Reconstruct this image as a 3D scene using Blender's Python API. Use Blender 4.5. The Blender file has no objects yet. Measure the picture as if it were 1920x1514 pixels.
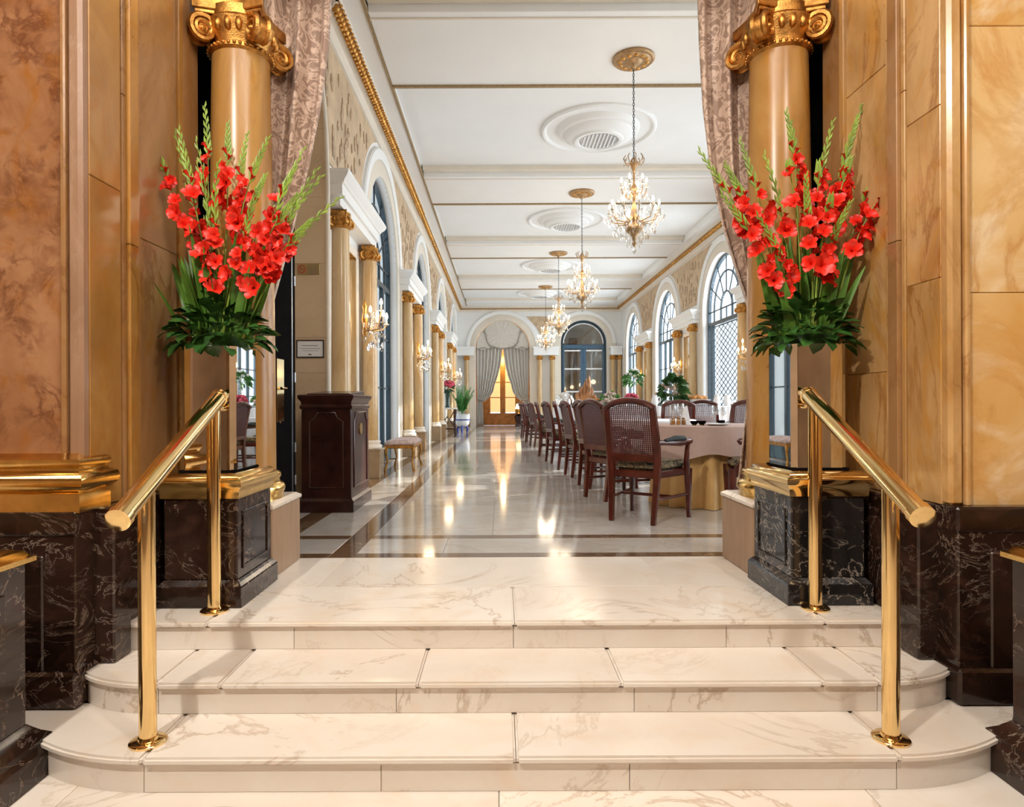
import bpy, bmesh, math, random
from mathutils import Vector, Matrix

# ------------------------------------------------------------------ camera, world, lights, exposure
S = bpy.context.scene
C = S.collection
PI = math.pi
R = math.radians
cam_d = bpy.data.cameras.new('camera')
cam = bpy.data.objects.new('camera', cam_d)
C.objects.link(cam)
cam.location = (0, 0, 0.972)
cam.rotation_mode = 'QUATERNION'
cam.rotation_quaternion = Matrix.Rotation(PI / 2, 3, 'X').to_quaternion() @ Matrix.Rotation(-0.0042, 3, 'Z').to_quaternion()
cam_d.sensor_width = 36
cam_d.lens = 22.5
cam_d.shift_x = 22 / 1920
cam_d.shift_y = 1 / 1920
cam_d.clip_start = 0.05
S.camera = cam
S.view_settings.view_transform = 'Standard'
S.view_settings.look = 'None'
S.view_settings.gamma = 1
S.view_settings.use_curve_mapping = False
S.view_settings.exposure = 0.2

S.cycles.max_bounces = 8
S.cycles.transparent_max_bounces = 12

W = bpy.data.worlds.new('daylight')
S.world = W
W.use_nodes = True
bgn = W.node_tree.nodes['Background']
bgn.inputs[0].default_value = (0.80, 0.90, 1.0, 1)
bgn.inputs[1].default_value = 1.6


def light(name, kind, loc, power, color, rot=(0, 0, 0), **kw):
    d = bpy.data.lights.new(name, kind)
    d.energy = power
    d.color = color
    for k, v in kw.items():
        setattr(d, k, v)
    o = bpy.data.objects.new(name, d)
    C.objects.link(o)
    o.location = loc
    o.rotation_euler = rot
    return o


# daylight entering through the tall windows of the hall
for k, yc in enumerate((5.22, 10.26, 15.30, 20.34, 25.38)):
    light('window_daylight', 'AREA', (6.3, yc, 2.6), 330, (0.84, 0.92, 1.0), (0, R(90), 0), shape='RECTANGLE', size=4.2, size_y=2.6)
sun = light('sun', 'SUN', (12, 12, 8), 8.0, (1.0, 0.95, 0.86), angle=R(0.6))
sun.rotation_euler = Vector((-0.84, -0.36, -0.40)).to_track_quat('-Z', 'Y').to_euler()
# ceiling lamps of the lobby
light('lobby_ceiling_lamp', 'AREA', (0, 1.3, 4.5), 92, (1.0, 0.95, 0.87), (0, 0, 0), shape='DISK', size=2.4)
light('lobby_spot', 'AREA', (-1.9, -0.3, 4.3), 125, (1.0, 0.94, 0.85), (R(42), 0, R(-38)), shape='DISK', size=0.16)
light('lobby_spot', 'AREA', (1.9, -0.3, 4.3), 55, (1.0, 0.94, 0.85), (R(42), 0, R(38)), shape='DISK', size=0.25)


# ------------------------------------------------------------------ mesh helpers
class MB:
    def __init__(s):
        s.v = []
        s.f = []

    def add(s, vs, fs):
        n = len(s.v)
        s.v += [tuple(p) for p in vs]
        s.f += [tuple(i + n for i in q) for q in fs]
        return s

    def box(s, x0, x1, y0, y1, z0, z1):
        return s.add([(x0, y0, z0), (x1, y0, z0), (x1, y1, z0), (x0, y1, z0), (x0, y0, z1), (x1, y0, z1), (x1, y1, z1), (x0, y1, z1)],
                     [(0, 3, 2, 1), (4, 5, 6, 7), (0, 1, 5, 4), (1, 2, 6, 5), (2, 3, 7, 6), (3, 0, 4, 7)])

    def lathe(s, prof, n=24, c=(0, 0, 0), cap=True):
        vs, fs = [], []
        for r, z in prof:
            for i in range(n):
                a = 2 * PI * i / n
                vs.append((c[0] + r * math.cos(a), c[1] + r * math.sin(a), c[2] + z))
        for k in range(len(prof) - 1):
            for i in range(n):
                j = (i + 1) % n
                fs.append((k * n + i, k * n + j, (k + 1) * n + j, (k + 1) * n + i))
        if cap:
            fs.append(tuple(range(n - 1, -1, -1)))
            fs.append(tuple(range((len(prof) - 1) * n, len(prof) * n)))
        return s.add(vs, fs)

    def tube(s, pts, r, n=8, flat=1.0, up=None, cap=True):
        pts = [Vector(p) for p in pts]
        m = len(pts)
        rs = r if isinstance(r, (list, tuple)) else [r] * m
        vs, fs = [], []
        t0 = (pts[1] - pts[0]).normalized()
        a = Vector(up) if up else (Vector((0, 0, 1)) if abs(t0.z) < 0.9 else Vector((1, 0, 0)))
        u = t0.cross(a).normalized()
        off = PI / 4 if n == 4 else 0
        for k in range(m):
            t = (pts[min(k + 1, m - 1)] - pts[max(k - 1, 0)]).normalized()
            u = (u - t * u.dot(t)).normalized()
            w = t.cross(u)
            for i in range(n):
                b = 2 * PI * i / n + off
                vs.append(pts[k] + u * (math.cos(b) * rs[k]) + w * (math.sin(b) * rs[k] * flat))
        for k in range(m - 1):
            for i in range(n):
                j = (i + 1) % n
                fs.append((k * n + i, k * n + j, (k + 1) * n + j, (k + 1) * n + i))
        if cap:
            fs.append(tuple(range(n - 1, -1, -1)))
            fs.append(tuple(range((m - 1) * n, m * n)))
        return s.add(vs, fs)

    def prism(s, poly, a, b, plane='xy'):
        def mp(p, t):
            return {'xy': (p[0], p[1], t), 'xz': (p[0], t, p[1]), 'yz': (t, p[0], p[1])}[plane]
        n = len(poly)
        vs = [mp(p, a) for p in poly] + [mp(p, b) for p in poly]
        fs = [tuple(range(n - 1, -1, -1)), tuple(range(n, 2 * n))]
        fs += [(i, (i + 1) % n, n + (i + 1) % n, n + i) for i in range(n)]
        return s.add(vs, fs)

    def ring(s, x0, x1, y0, y1, prof):
        """stacked rectangles: prof = [(outset, z), ...], closed top and bottom"""
        vs, fs = [], []
        for o, z in prof:
            vs += [(x0 - o, y0 - o, z), (x1 + o, y0 - o, z), (x1 + o, y1 + o, z), (x0 - o, y1 + o, z)]
        for k in range(len(prof) - 1):
            for i in range(4):
                j = (i + 1) % 4
                fs.append((k * 4 + i, k * 4 + j, k * 4 + 4 + j, k * 4 + 4 + i))
        m = len(prof) * 4
        fs += [(3, 2, 1, 0), (m - 4, m - 3, m - 2, m - 1)]
        return s.add(vs, fs)

    def arcsweep(s, prof, cs, cz, a0, a1, n, mp):
        """closed profile [(radius, depth)] swept round (cs, cz); mp(s, z, depth) -> xyz"""
        vs, fs = [], []
        m = len(prof)
        for k in range(n + 1):
            a = a0 + (a1 - a0) * k / n
            for r, t in prof:
                vs.append(mp(cs + r * math.cos(a), cz + r * math.sin(a), t))
        for k in range(n):
            for i in range(m):
                j = (i + 1) % m
                fs.append((k * m + i, k * m + j, (k + 1) * m + j, (k + 1) * m + i))
        fs += [tuple(range(m)), tuple(range(n * m, n * m + m))]
        return s.add(vs, fs)

    def ball(s, c, rx, ry=None, rz=None, n=8, m=5):
        ry = ry or rx
        rz = rz or rx
        vs, fs = [(c[0], c[1], c[2] - rz)], []
        for k in range(1, m):
            a = -PI / 2 + PI * k / m
            for i in range(n):
                b = 2 * PI * i / n
                vs.append((c[0] + rx * math.cos(a) * math.cos(b), c[1] + ry * math.cos(a) * math.sin(b), c[2] + rz * math.sin(a)))
        vs.append((c[0], c[1], c[2] + rz))
        L = len(vs) - 1
        for i in range(n):
            j = (i + 1) % n
            fs.append((0, 1 + j, 1 + i))
            for k in range(m - 2):
                fs.append((1 + k * n + i, 1 + k * n + j, 1 + (k + 1) * n + j, 1 + (k + 1) * n + i))
            fs.append((L, 1 + (m - 2) * n + i, 1 + (m - 2) * n + j))
        return s.add(vs, fs)

    def octa(s, c, r, h):
        x, y, z = c
        return s.add([(x, y, z - h), (x + r, y, z), (x, y + r, z), (x - r, y, z), (x, y - r, z), (x, y, z + h * 0.6)],
                     [(0, 2, 1), (0, 3, 2), (0, 4, 3), (0, 1, 4), (5, 1, 2), (5, 2, 3), (5, 3, 4), (5, 4, 1)])

    def mesh(s, name, mat=None, bevel=0, smooth=40, seg=1):
        me = bpy.data.meshes.new(name)
        me.from_pydata(s.v, [], s.f)
        bm = bmesh.new()
        bm.from_mesh(me)
        bmesh.ops.recalc_face_normals(bm, faces=bm.faces)
        if bevel:
            es = [e for e in bm.edges if len(e.link_faces) == 2 and e.calc_face_angle(0) > R(30)]
            bmesh.ops.bevel(bm, geom=es, offset=bevel, segments=seg, affect='EDGES', clamp_overlap=True)
        bm.to_mesh(me)
        bm.free()
        if smooth:
            me.shade_smooth()
            me.set_sharp_from_angle(angle=R(smooth))
        if mat:
            me.materials.append(mat)
        return me


def link(name, me, parent=None, loc=(0, 0, 0), rot=None):
    o = bpy.data.objects.new(name, me)
    C.objects.link(o)
    o.parent = parent
    o.location = loc
    if rot is not None:
        o.rotation_euler = rot
    return o


def part(name, mb, mat, parent=None, bevel=0, smooth=40, loc=(0, 0, 0), rot=None, kind=None, label=None, seg=1):
    o = link(name, mb.mesh(name, mat, bevel, smooth, seg), parent, loc, rot)
    if kind:
        o['kind'] = kind
    if label:
        o['label'] = label
    return o


def tag(o, label, cat, group=None, kind=None):
    o['label'] = label
    o['category'] = cat
    if group:
        o['group'] = group
    if kind:
        o['kind'] = kind
    return o


def thing(name, label, cat, loc=(0, 0, 0), rz=0, group=None, kind=None):
    o = bpy.data.objects.new(name, None)
    C.objects.link(o)
    o.empty_display_size = 0.1
    o.location = loc
    o.rotation_euler = (0, 0, rz)
    return tag(o, label, cat, group, kind)


def dup(root, loc, rz=0, label=None, mirror=None):
    r = root.copy()
    C.objects.link(r)
    r.location = loc
    r.rotation_euler = (0, 0, rz)
    if label:
        r['label'] = label
    for ch in list(root.children):
        c = ch.copy()
        C.objects.link(c)
        c.parent = r
        for g in list(ch.children):
            d = g.copy()
            C.objects.link(d)
            d.parent = c
    return r


ORD = ['first', 'second', 'third', 'fourth', 'fifth', 'sixth', 'seventh', 'eighth', 'ninth', 'tenth']


# ------------------------------------------------------------------ materials
class NT:
    def __init__(s, name):
        s.m = bpy.data.materials.new(name)
        s.m.use_nodes = True
        s.t = s.m.node_tree
        s.b = s.t.nodes['Principled BSDF']

    def n(s, typ, **kw):
        o = s.t.nodes.new(typ)
        for k, v in kw.items():
            if k.startswith('_'):
                setattr(o, k[1:], v)
            else:
                o.inputs[k].default_value = v
        return o

    def l(s, a, b):
        s.t.links.new(a, b)

    def coords(s, scale=(1, 1, 1), rand=True):
        tc = s.n('ShaderNodeTexCoord')
        mp = s.n('ShaderNodeMapping')
        mp.inputs['Scale'].default_value = scale
        s.l(tc.outputs['Object'], mp.inputs['Vector'])
        if rand:
            oi = s.n('ShaderNodeObjectInfo')
            mm = s.n('ShaderNodeMath', _operation='MULTIPLY')
            mm.inputs[1].default_value = 41.0
            s.l(oi.outputs['Random'], mm.inputs[0])
            s.l(mm.outputs[0], mp.inputs['Location'])
            s.oi = oi
        return mp.outputs['Vector']

    def noise(s, vec, scale, detail=6, dist=0.0, rough=0.55):
        o = s.n('ShaderNodeTexNoise', Scale=scale, Detail=detail, Roughness=rough, Distortion=dist)
        s.l(vec, o.inputs['Vector'])
        return o.outputs['Fac']

    def ramp(s, fac, stops):
        o = s.n('ShaderNodeValToRGB')
        e = o.color_ramp.elements
        while len(e) < len(stops):
            e.new(0.5)
        for q, (p, c) in zip(e, stops):
            q.position = p
            q.color = (*c, 1) if len(c) == 3 else c
        s.l(fac, o.inputs['Fac'])
        return o.outputs['Color']

    def mix(s, fac, a, b, typ='MIX'):
        o = s.n('ShaderNodeMix', _data_type='RGBA', _blend_type=typ)
        for sock, val in ((o.inputs[0], fac), (o.inputs[6], a), (o.inputs[7], b)):
            if hasattr(val, 'is_output'):
                s.l(val, sock)
            elif isinstance(val, (int, float)):
                sock.default_value = val
            else:
                sock.default_value = (*val, 1)
        return o.outputs[2]

    def bump(s, h, strength=0.3, dist=0.01):
        o = s.n('ShaderNodeBump', Strength=strength, Distance=dist)
        s.l(h, o.inputs['Height'])
        s.l(o.outputs['Normal'], s.b.inputs['Normal'])

    def out(s, color=None, rough=0.5, metal=0.0, **kw):
        if color is not None:
            if hasattr(color, 'is_output'):
                s.l(color, s.b.inputs['Base Color'])
            else:
                s.b.inputs['Base Color'].default_value = (*color, 1)
        if hasattr(rough, 'is_output'):
            s.l(rough, s.b.inputs['Roughness'])
        else:
            s.b.inputs['Roughness'].default_value = rough
        s.b.inputs['Metallic'].default_value = metal
        for k, v in kw.items():
            s.b.inputs[k].default_value = v
        return s.m


BLK, WHT = (0, 0, 0), (1, 1, 1)


def plain(name, color, rough=0.5, metal=0.0, var=0.12, scale=9, bump=0, **kw):
    t = NT(name)
    v = t.coords()
    f = t.noise(v, scale, 4)
    a = tuple(max(0, c * (1 - var)) for c in color)
    b = tuple(min(1, c * (1 + var)) for c in color)
    col = t.ramp(f, [(0.3, a), (0.7, b)])
    if name == 'black_lacquer':
        t.b.inputs['Specular IOR Level'].default_value = 0.0
    if bump:
        t.bump(t.noise(v, scale * 6, 5), bump, 0.004)
    return t.out(col, rough, metal, **kw)


def marble(name, c1, c2, vein, vscale=2.0, stretch=(1, 1, 1), rough=0.15, vw=0.035, vamt=0.8, cl=1.2, tone=0.12, warm2=None, dist=1.6):
    """cloudy stone c1/c2 with thin veins; each slab gets its own tone and offset"""
    t = NT(name)
    v = t.coords(stretch)
    base = t.ramp(t.noise(v, cl, 7, 0.8, 0.6), [(0.30, c1), (0.68, c2)])
    if warm2:
        base = t.mix(t.ramp(t.noise(v, cl * 2.3, 6, 1.5), [(0.52, BLK), (0.72, WHT)]), base, warm2)
    f = t.noise(v, vscale, 9, dist, 0.62)
    thin = t.ramp(f, [(0.5 - vw, BLK), (0.5, WHT), (0.5 + vw, BLK)])
    mask = t.ramp(t.noise(v, vscale * 0.55, 3), [(0.42, BLK), (0.62, WHT)])
    m = t.n('ShaderNodeMath', _operation='MULTIPLY')
    t.l(thin, m.inputs[0])
    t.l(mask, m.inputs[1])
    m2 = t.n('ShaderNodeMath', _operation='MULTIPLY')
    t.l(m.outputs[0], m2.inputs[0])
    m2.inputs[1].default_value = vamt
    col = t.mix(m2.outputs[0], base, vein)
    if tone:
        tn = t.ramp(t.oi.outputs['Random'], [(0.0, (1 - tone,) * 3), (1.0, WHT)])
        col = t.mix(1.0, col, tn, 'MULTIPLY')
    return t.out(col, rough)


M = {}
M['step'] = marble('cream_marble', (0.83, 0.73, 0.63), (0.90, 0.84, 0.76), (0.48, 0.34, 0.22), 1.0, rough=0.2, vw=0.016, vamt=0.65, warm2=(0.85, 0.73, 0.60), dist=1.4)
M['floor'] = marble('pale_hall_marble', (0.46, 0.41, 0.36), (0.60, 0.56, 0.52), (0.30, 0.23, 0.17), 1.6, rough=0.09, vw=0.03, vamt=0.5, warm2=(0.52, 0.44, 0.36))
M['band'] = marble('brown_band_marble', (0.10, 0.055, 0.028), (0.17, 0.10, 0.055), (0.40, 0.30, 0.2), 5, rough=0.1, vw=0.03, vamt=0.5)
M['amber'] = marble('amber_marble', (0.33, 0.145, 0.030), (0.52, 0.275, 0.080), (0.20, 0.07, 0.015), 1.6, (1.3, 1.3, 0.8), 0.22, 0.035, 0.6, 1.9, 0.2, (0.42, 0.18, 0.03))
M['brown'] = marble('brown_amber_marble', (0.26, 0.122, 0.042), (0.42, 0.23, 0.098), (0.17, 0.06, 0.014), 1.6, (1.3, 1.3, 0.7), 0.25, 0.035, 0.6, 1.8, 0.15, (0.33, 0.15, 0.035))
M['amber_light'] = marble('light_amber_marble', (0.34, 0.155, 0.036), (0.68, 0.43, 0.19), (0.26, 0.09, 0.015), 1.5, (1.3, 1.3, 0.6), 0.22, 0.03, 0.7, 1.7, 0.12, (0.52, 0.25, 0.05))
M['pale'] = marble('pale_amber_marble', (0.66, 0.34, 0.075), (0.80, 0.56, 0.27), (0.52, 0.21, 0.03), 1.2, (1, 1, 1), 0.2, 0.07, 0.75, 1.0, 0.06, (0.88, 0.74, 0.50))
M['column'] = marble('golden_marble', (0.31, 0.135, 0.024), (0.50, 0.28, 0.088), (0.20, 0.07, 0.012), 1.9, (2, 2, 0.5), 0.28, 0.03, 0.6, 1.8, 0.05, (0.44, 0.19, 0.022))
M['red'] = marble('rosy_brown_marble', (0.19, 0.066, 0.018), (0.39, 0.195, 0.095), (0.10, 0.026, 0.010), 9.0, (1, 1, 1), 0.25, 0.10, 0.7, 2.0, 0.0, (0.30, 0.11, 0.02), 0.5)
M['rose'] = marble('rose_grey_marble', (0.24, 0.125, 0.065), (0.38, 0.225, 0.14), (0.55, 0.42, 0.32), 4, (1.5, 1.5, 0.5), 0.3, 0.03, 0.3, 2.4, 0.05)
M['dark'] = marble('dark_emperador_marble', (0.012, 0.006, 0.004), (0.042, 0.020, 0.013), (0.50, 0.38, 0.30), 3.4, (1, 1, 1.4), 0.12, 0.014, 0.75, 2, 0.1, (0.055, 0.024, 0.016), 2.6)
M['dark2'] = marble('black_veined_marble', (0.010, 0.009, 0.009), (0.028, 0.022, 0.020), (0.62, 0.52, 0.42), 3.0, (1, 1, 1.2), 0.1, 0.012, 0.9, 2, 0.05, None, 2.6)
M['beige'] = marble('beige_limestone', (0.54, 0.39, 0.24), (0.64, 0.49, 0.33), (0.36, 0.24, 0.14), 2.2, (1, 1, 1.2), 0.35, 0.012, 0.5, 2, 0.08)
M['tan'] = marble('tan_block_stone', (0.33, 0.20, 0.115), (0.42, 0.275, 0.17), (0.3, 0.2, 0.1), 12, (3, 3, 0.4), 0.4, 0.05, 0.3, 5, 0.03)
M['plinth'] = marble('brown_plinth_stone', (0.22, 0.15, 0.09), (0.34, 0.25, 0.16), (0.5, 0.42, 0.3), 4, rough=0.15, vamt=0.3)
M['hallcol'] = marble('honey_marble', (0.50, 0.30, 0.11), (0.68, 0.49, 0.27), (0.34, 0.18, 0.06), 2.4, (2, 2, 0.5), 0.18, 0.03, 0.4, 2.0, 0.15)
M['plaster'] = plain('white_plaster', (0.80, 0.795, 0.775), 0.6, var=0.02, scale=2)
M['ceil'] = plain('ceiling_plaster', (0.80, 0.79, 0.77), 0.65, var=0.02, scale=1.5)
M['cream'] = plain('cream_plaster', (0.72, 0.645, 0.54), 0.6, var=0.04, scale=2.5)
M['lobby'] = plain('lobby_plaster', (0.50, 0.34, 0.20), 0.5, var=0.25, scale=1.2)
M['brass'] = plain('polished_brass', (0.90, 0.65, 0.30), 0.10, 1.0, var=0.05, scale=14)
M['castgold'] = plain('cast_gilt_moulding', (0.84, 0.55, 0.19), 0.2, 1.0, var=0.15, scale=16, bump=0.12)
M['gilt'] = plain('burnished_gilt', (0.54, 0.27, 0.07), 0.38, 1.0, var=0.45, scale=22, bump=0.5)
M['gilt2'] = plain('pale_gilt', (0.40, 0.25, 0.12), 0.45, 0.6, var=0.3, scale=25, bump=0.4)
M['beadline'] = plain('dull_gold_bead', (0.33, 0.23, 0.12), 0.5, 0.3, var=0.2, scale=30)
M['mirror'] = plain('mirror_glass', (0.86, 0.86, 0.84), 0.015, 1.0, var=0.0)
M['black'] = plain('black_lacquer', (0.008, 0.007, 0.007), 0.5, var=0.2)
M['mahog'] = plain('mahogany', (0.080, 0.014, 0.007), 0.22, var=0.4, scale=6)
M['darkwood'] = plain('dark_walnut', (0.036, 0.011, 0.008), 0.22, var=0.45, scale=5)
M['cane'] = plain('red_brown_cane', (0.085, 0.020, 0.018), 0.4, var=0.25, scale=30)
M['pad'] = plain('dark_green_leather', (0.012, 0.016, 0.013), 0.7, var=0.3)
M['pinkcloth'] = plain('dusty_pink_linen', (0.54, 0.39, 0.34), 0.8, var=0.05, bump=0.15, scale=20)
M['goldcloth'] = plain('golden_satin', (0.66, 0.40, 0.15), 0.4, var=0.12, scale=6)
M['whitecloth'] = plain('white_linen', (0.80, 0.80, 0.83), 0.8, var=0.03, bump=0.1, scale=20)
M['frame'] = plain('blue_green_window_paint', (0.016, 0.034, 0.046), 0.3, var=0.2)
M['iron'] = plain('dark_iron', (0.03, 0.04, 0.045), 0.4, 0.3, var=0.2)
M['red_petal'] = plain('scarlet_petal', (0.84, 0.022, 0.008), 0.42, var=0.35, scale=25)
M['stem'] = plain('fresh_stem_green', (0.25, 0.37, 0.055), 0.45, var=0.35, scale=12)
M['blade'] = plain('blade_green', (0.085, 0.20, 0.025), 0.38, var=0.45, scale=7)
M['collar'] = plain('dark_glossy_leaf', (0.030, 0.092, 0.016), 0.32, var=0.6, scale=10)
M['pink'] = plain('rose_petal', (0.50, 0.045, 0.09), 0.5, var=0.4, scale=20)
M['fern'] = plain('palm_green', (0.05, 0.20, 0.03), 0.4, var=0.5)
M['white'] = plain('white_china', (0.78, 0.78, 0.78), 0.2, var=0.03)
M['blue'] = plain('blue_china_paint', (0.03, 0.05, 0.25), 0.25, var=0.3)
M['bread'] = plain('golden_crust', (0.50, 0.22, 0.06), 0.6, var=0.4, scale=14, bump=0.3)
M['chrome'] = plain('silver_plate', (0.80, 0.80, 0.80), 0.12, 1.0, var=0.05)
M['steel'] = plain('grey_steel', (0.35, 0.37, 0.40), 0.3, 1.0, var=0.1)
M['stripe_trim'] = plain('grey_braid', (0.33, 0.29, 0.25), 0.8, var=0.15)
M['joint'] = plain('joint_grout', (0.20, 0.13, 0.08), 0.8, var=0.2)
M['paper'] = plain('notice_paper', (0.72, 0.72, 0.74), 0.6, var=0.03)
M['plate'] = plain('old_brass_plaque', (0.36, 0.25, 0.10), 0.35, 0.6, var=0.2)
M['ink'] = plain('faded_ink', (0.20, 0.16, 0.12), 0.7, var=0.1)
M['inkred'] = plain('red_enamel', (0.40, 0.07, 0.04), 0.5, var=0.1)
M['vent'] = plain('vent_grey', (0.42, 0.43, 0.45), 0.4, 0.4, var=0.1)


def damask():
    t = NT('damask_curtain')
    v = t.coords((1, 1, 1), False)
    f = t.noise(v, 7.5, 3, 2.6)
    pat = t.ramp(f, [(0.44, BLK), (0.49, WHT), (0.56, WHT), (0.60, BLK)])
    col = t.mix(pat, (0.30, 0.19, 0.135), (0.58, 0.42, 0.32))
    t.bump(f, 0.2, 0.01)
    t.b.inputs['Sheen Weight'].default_value = 0.3
    return t.out(col, 0.5)


def tapestry():
    t = NT('tapestry_seat')
    v = t.coords((1, 1, 1))
    f = t.noise(v, 9, 3, 3.5)
    col = t.ramp(f, [(0.40, (0.02, 0.022, 0.018)), (0.47, (0.32, 0.22, 0.10)), (0.52, (0.045, 0.02, 0.018)), (0.58, (0.03, 0.05, 0.03)), (0.63, (0.36, 0.27, 0.14))])
    return t.out(col, 0.8)


def striped():
    t = NT('striped_silk')
    v = t.coords((1, 1, 1), False)
    w = t.n('ShaderNodeTexWave', _wave_type='BANDS', _bands_direction='X', Scale=5.5, Distortion=0.6, Detail=1.0)
    t.l(v, w.inputs['Vector'])
    col = t.ramp(w.outputs['Fac'], [(0.35, (0.30, 0.265, 0.235)), (0.55, (0.72, 0.68, 0.61))])
    return t.out(col, 0.55)


def emit(name, col, strength):
    t = NT(name)
    return t.out(col, 0.5, 0, **{'Emission Color': (*col, 1), 'Emission Strength': strength})


def glass(name, gloss=0.08, tint=(1, 1, 1)):
    m = bpy.data.materials.new(name)
    m.use_nodes = True
    t = m.node_tree
    t.nodes.remove(t.nodes['Principled BSDF'])
    a = t.nodes.new('ShaderNodeBsdfTransparent')
    a.inputs[0].default_value = (*tint, 1)
    b = t.nodes.new('ShaderNodeBsdfGlossy')
    b.inputs['Roughness'].default_value = 0.03
    x = t.nodes.new('ShaderNodeMixShader')
    x.inputs[0].default_value = gloss
    t.links.new(a.outputs[0], x.inputs[1])
    t.links.new(b.outputs[0], x.inputs[2])
    t.links.new(x.outputs[0], t.nodes['Material Output'].inputs[0])
    return m


M['damask'] = damask()
M['tapestry'] = tapestry()
M['striped'] = striped()
M['bulb'] = emit('candle_bulb', (1.0, 0.76, 0.48), 14)
M['shade'] = emit('lamp_shade_glow', (1.0, 0.80, 0.45), 3)
M['glow'] = emit('warm_lit_glass', (1.0, 0.60, 0.28), 0.75)
M['pane'] = glass('window_glass', 0.07, (0.97, 0.99, 1.0))
M['crystal'] = glass('cut_crystal', 0.42, (0.98, 0.97, 0.95))
M['goblet'] = glass('clear_goblet_glass', 0.22, (0.97, 0.98, 0.98))

# ------------------------------------------------------------------ the lobby: floor, steps, piers
CX = 0.065
RISE = 0.1305
Z1, Z2, ZL = -2 * RISE, -RISE, -3 * RISE


def slab(name, x0, x1, y0, y1, z0, z1, mat, parent, bevel=0.004, g=0.0012):
    return part(name, MB().box(x0 + g, x1 - g, y0 + g, y1 - g, z0, z1), mat, parent, bevel, smooth=0)


fl = tag(part('floor_lobby', MB().box(-4.5, 4.5, -4, 3.0, ZL - 0.2, ZL - 0.016), M['joint']), 'cream marble lobby floor at the foot of the steps', 'floor', kind='structure')
xs = [-4.4, -3.3, -2.2, -1.52, -0.01, 1.28, 2.2, 3.3, 4.4]
for i in range(len(xs) - 1):
    for y0, y1 in ((-1.6, -0.2), (-0.2, 1.2), (1.2, 2.6)):
        slab('floor_slab', xs[i], xs[i + 1], y0, y1, ZL - 0.03, ZL, M['step'], fl, 0.002)

st = thing('marble_steps', 'three cream marble steps with rounded ends between the brass rails', 'stairs', (CX, 2.5, ZL))
OX, OY, OZ = CX, 2.5, ZL


def local(poly):
    return [(x - OX, y - OY) for x, y in poly]


def tread_poly(mb_pts, name, z, th=0.03, mat=None, parent=st, bevel=0.009):
    return part(name, MB().prism(local(mb_pts), z - th - OZ, z - OZ), mat or M['step'], parent, bevel, smooth=35, seg=2)


def step(zt, yf, half, ecx, ea, eb, yb, tj, rj, zb):
    """one step: straight slabs between joints tj, quarter-ellipse end slabs, risers between joints rj"""
    ec = yf + eb
    js = [-ecx] + tj + [ecx]
    for a, b in zip(js[:-1], js[1:]):
        g = 0.0012
        tread_poly([(CX + a + g, yf), (CX + b - g, yf), (CX + b - g, yb), (CX + a + g, yb)], 'tread_slab', zt)
    for sg in (-1, 1):
        pts = [(CX + sg * (ecx + 0.001), yb), (CX + sg * (ecx + 0.001), yf)]
        amax = math.acos(max(0.0, (ec - yb) / eb))
        for k in range(1, 15):
            a = amax * k / 14
            pts.append((CX + sg * (ecx + ea * math.sin(a)), ec - eb * math.cos(a)))
        if yb > ec:
            pts.append((CX + sg * (ecx + ea), yb))
        tread_poly(pts, 'rounded_tread_slab', zt)
    rs = [-ecx] + rj + [ecx]
    o = 0.02
    for a, b in zip(rs[:-1], rs[1:]):
        part('riser_slab', MB().box(CX + a + 0.001 - OX, CX + b - 0.001 - OX, yf + o - OY, yf + o + 0.03 - OY, zb - OZ, zt - 0.031 - OZ), M['step'], st, 0.002, 0)
    for sg in (-1, 1):
        outer, inner = [], []
        am = math.acos(max(0.0, (ec - yb) / (eb - o)))
        for k in range(15):
            a = am * k / 14
            outer.append((CX + sg * (ecx + 0.001 + (ea - o) * math.sin(a)), ec - (eb - o) * math.cos(a)))
            inner.append((CX + sg * (ecx + 0.001 + (ea - o - 0.03) * math.sin(a)), ec - (eb - o - 0.03) * math.cos(a)))
        outer.append((outer[-1][0], yb))
        inner.append((inner[-1][0], yb))
        part('curved_riser_slab', MB().prism(local(outer + inner[::-1]), zb - OZ, zt - 0.031 - OZ), M['step'], st, 0, 35)


step(Z1, 2.232, 1.95, 1.325, 0.85, 0.85, 2.66, [-0.015], [-0.49, 0.385], ZL)
step(Z2, 2.534, 1.83, 1.435, 0.43, 0.25, 3.00, [-1.18, -0.395, 0.41, 1.21], [-0.485, 0.465], Z1)
# top step: nosing slabs of the landing and straight risers
for a, b in ((-1.78, -1.385), (-1.385, -0.005), (-0.005, 1.39), (1.39, 1.78)):
    g = 0.0012
    tread_poly([(CX + a + g, 2.866), (CX + b - g, 2.866), (CX + b - g, 3.41), (CX + a + g, 3.41)], 'tread_slab', 0.0)
for a, b in ((-1.76, -1.0), (-1.0, -0.01), (-0.01, 0.95), (0.95, 1.76)):
    part('riser_slab', MB().box(a + 0.001, b - 0.001, 2.886 - OY, 2.916 - OY, Z2 - OZ, -0.031 - OZ), M['step'], st, 0.002, 0)
part('step_core', MB().box(-1.30, 1.30, -0.21, 1.55, 0.0, -2 * RISE - 0.035 - OZ)
     .box(-1.40, 1.40, 0.10, 1.55, 0, -RISE - 0.035 - OZ).box(-1.72, 1.72, 0.43, 1.55, 0, -0.035 - OZ), M['joint'], st, 0, 0)


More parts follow.
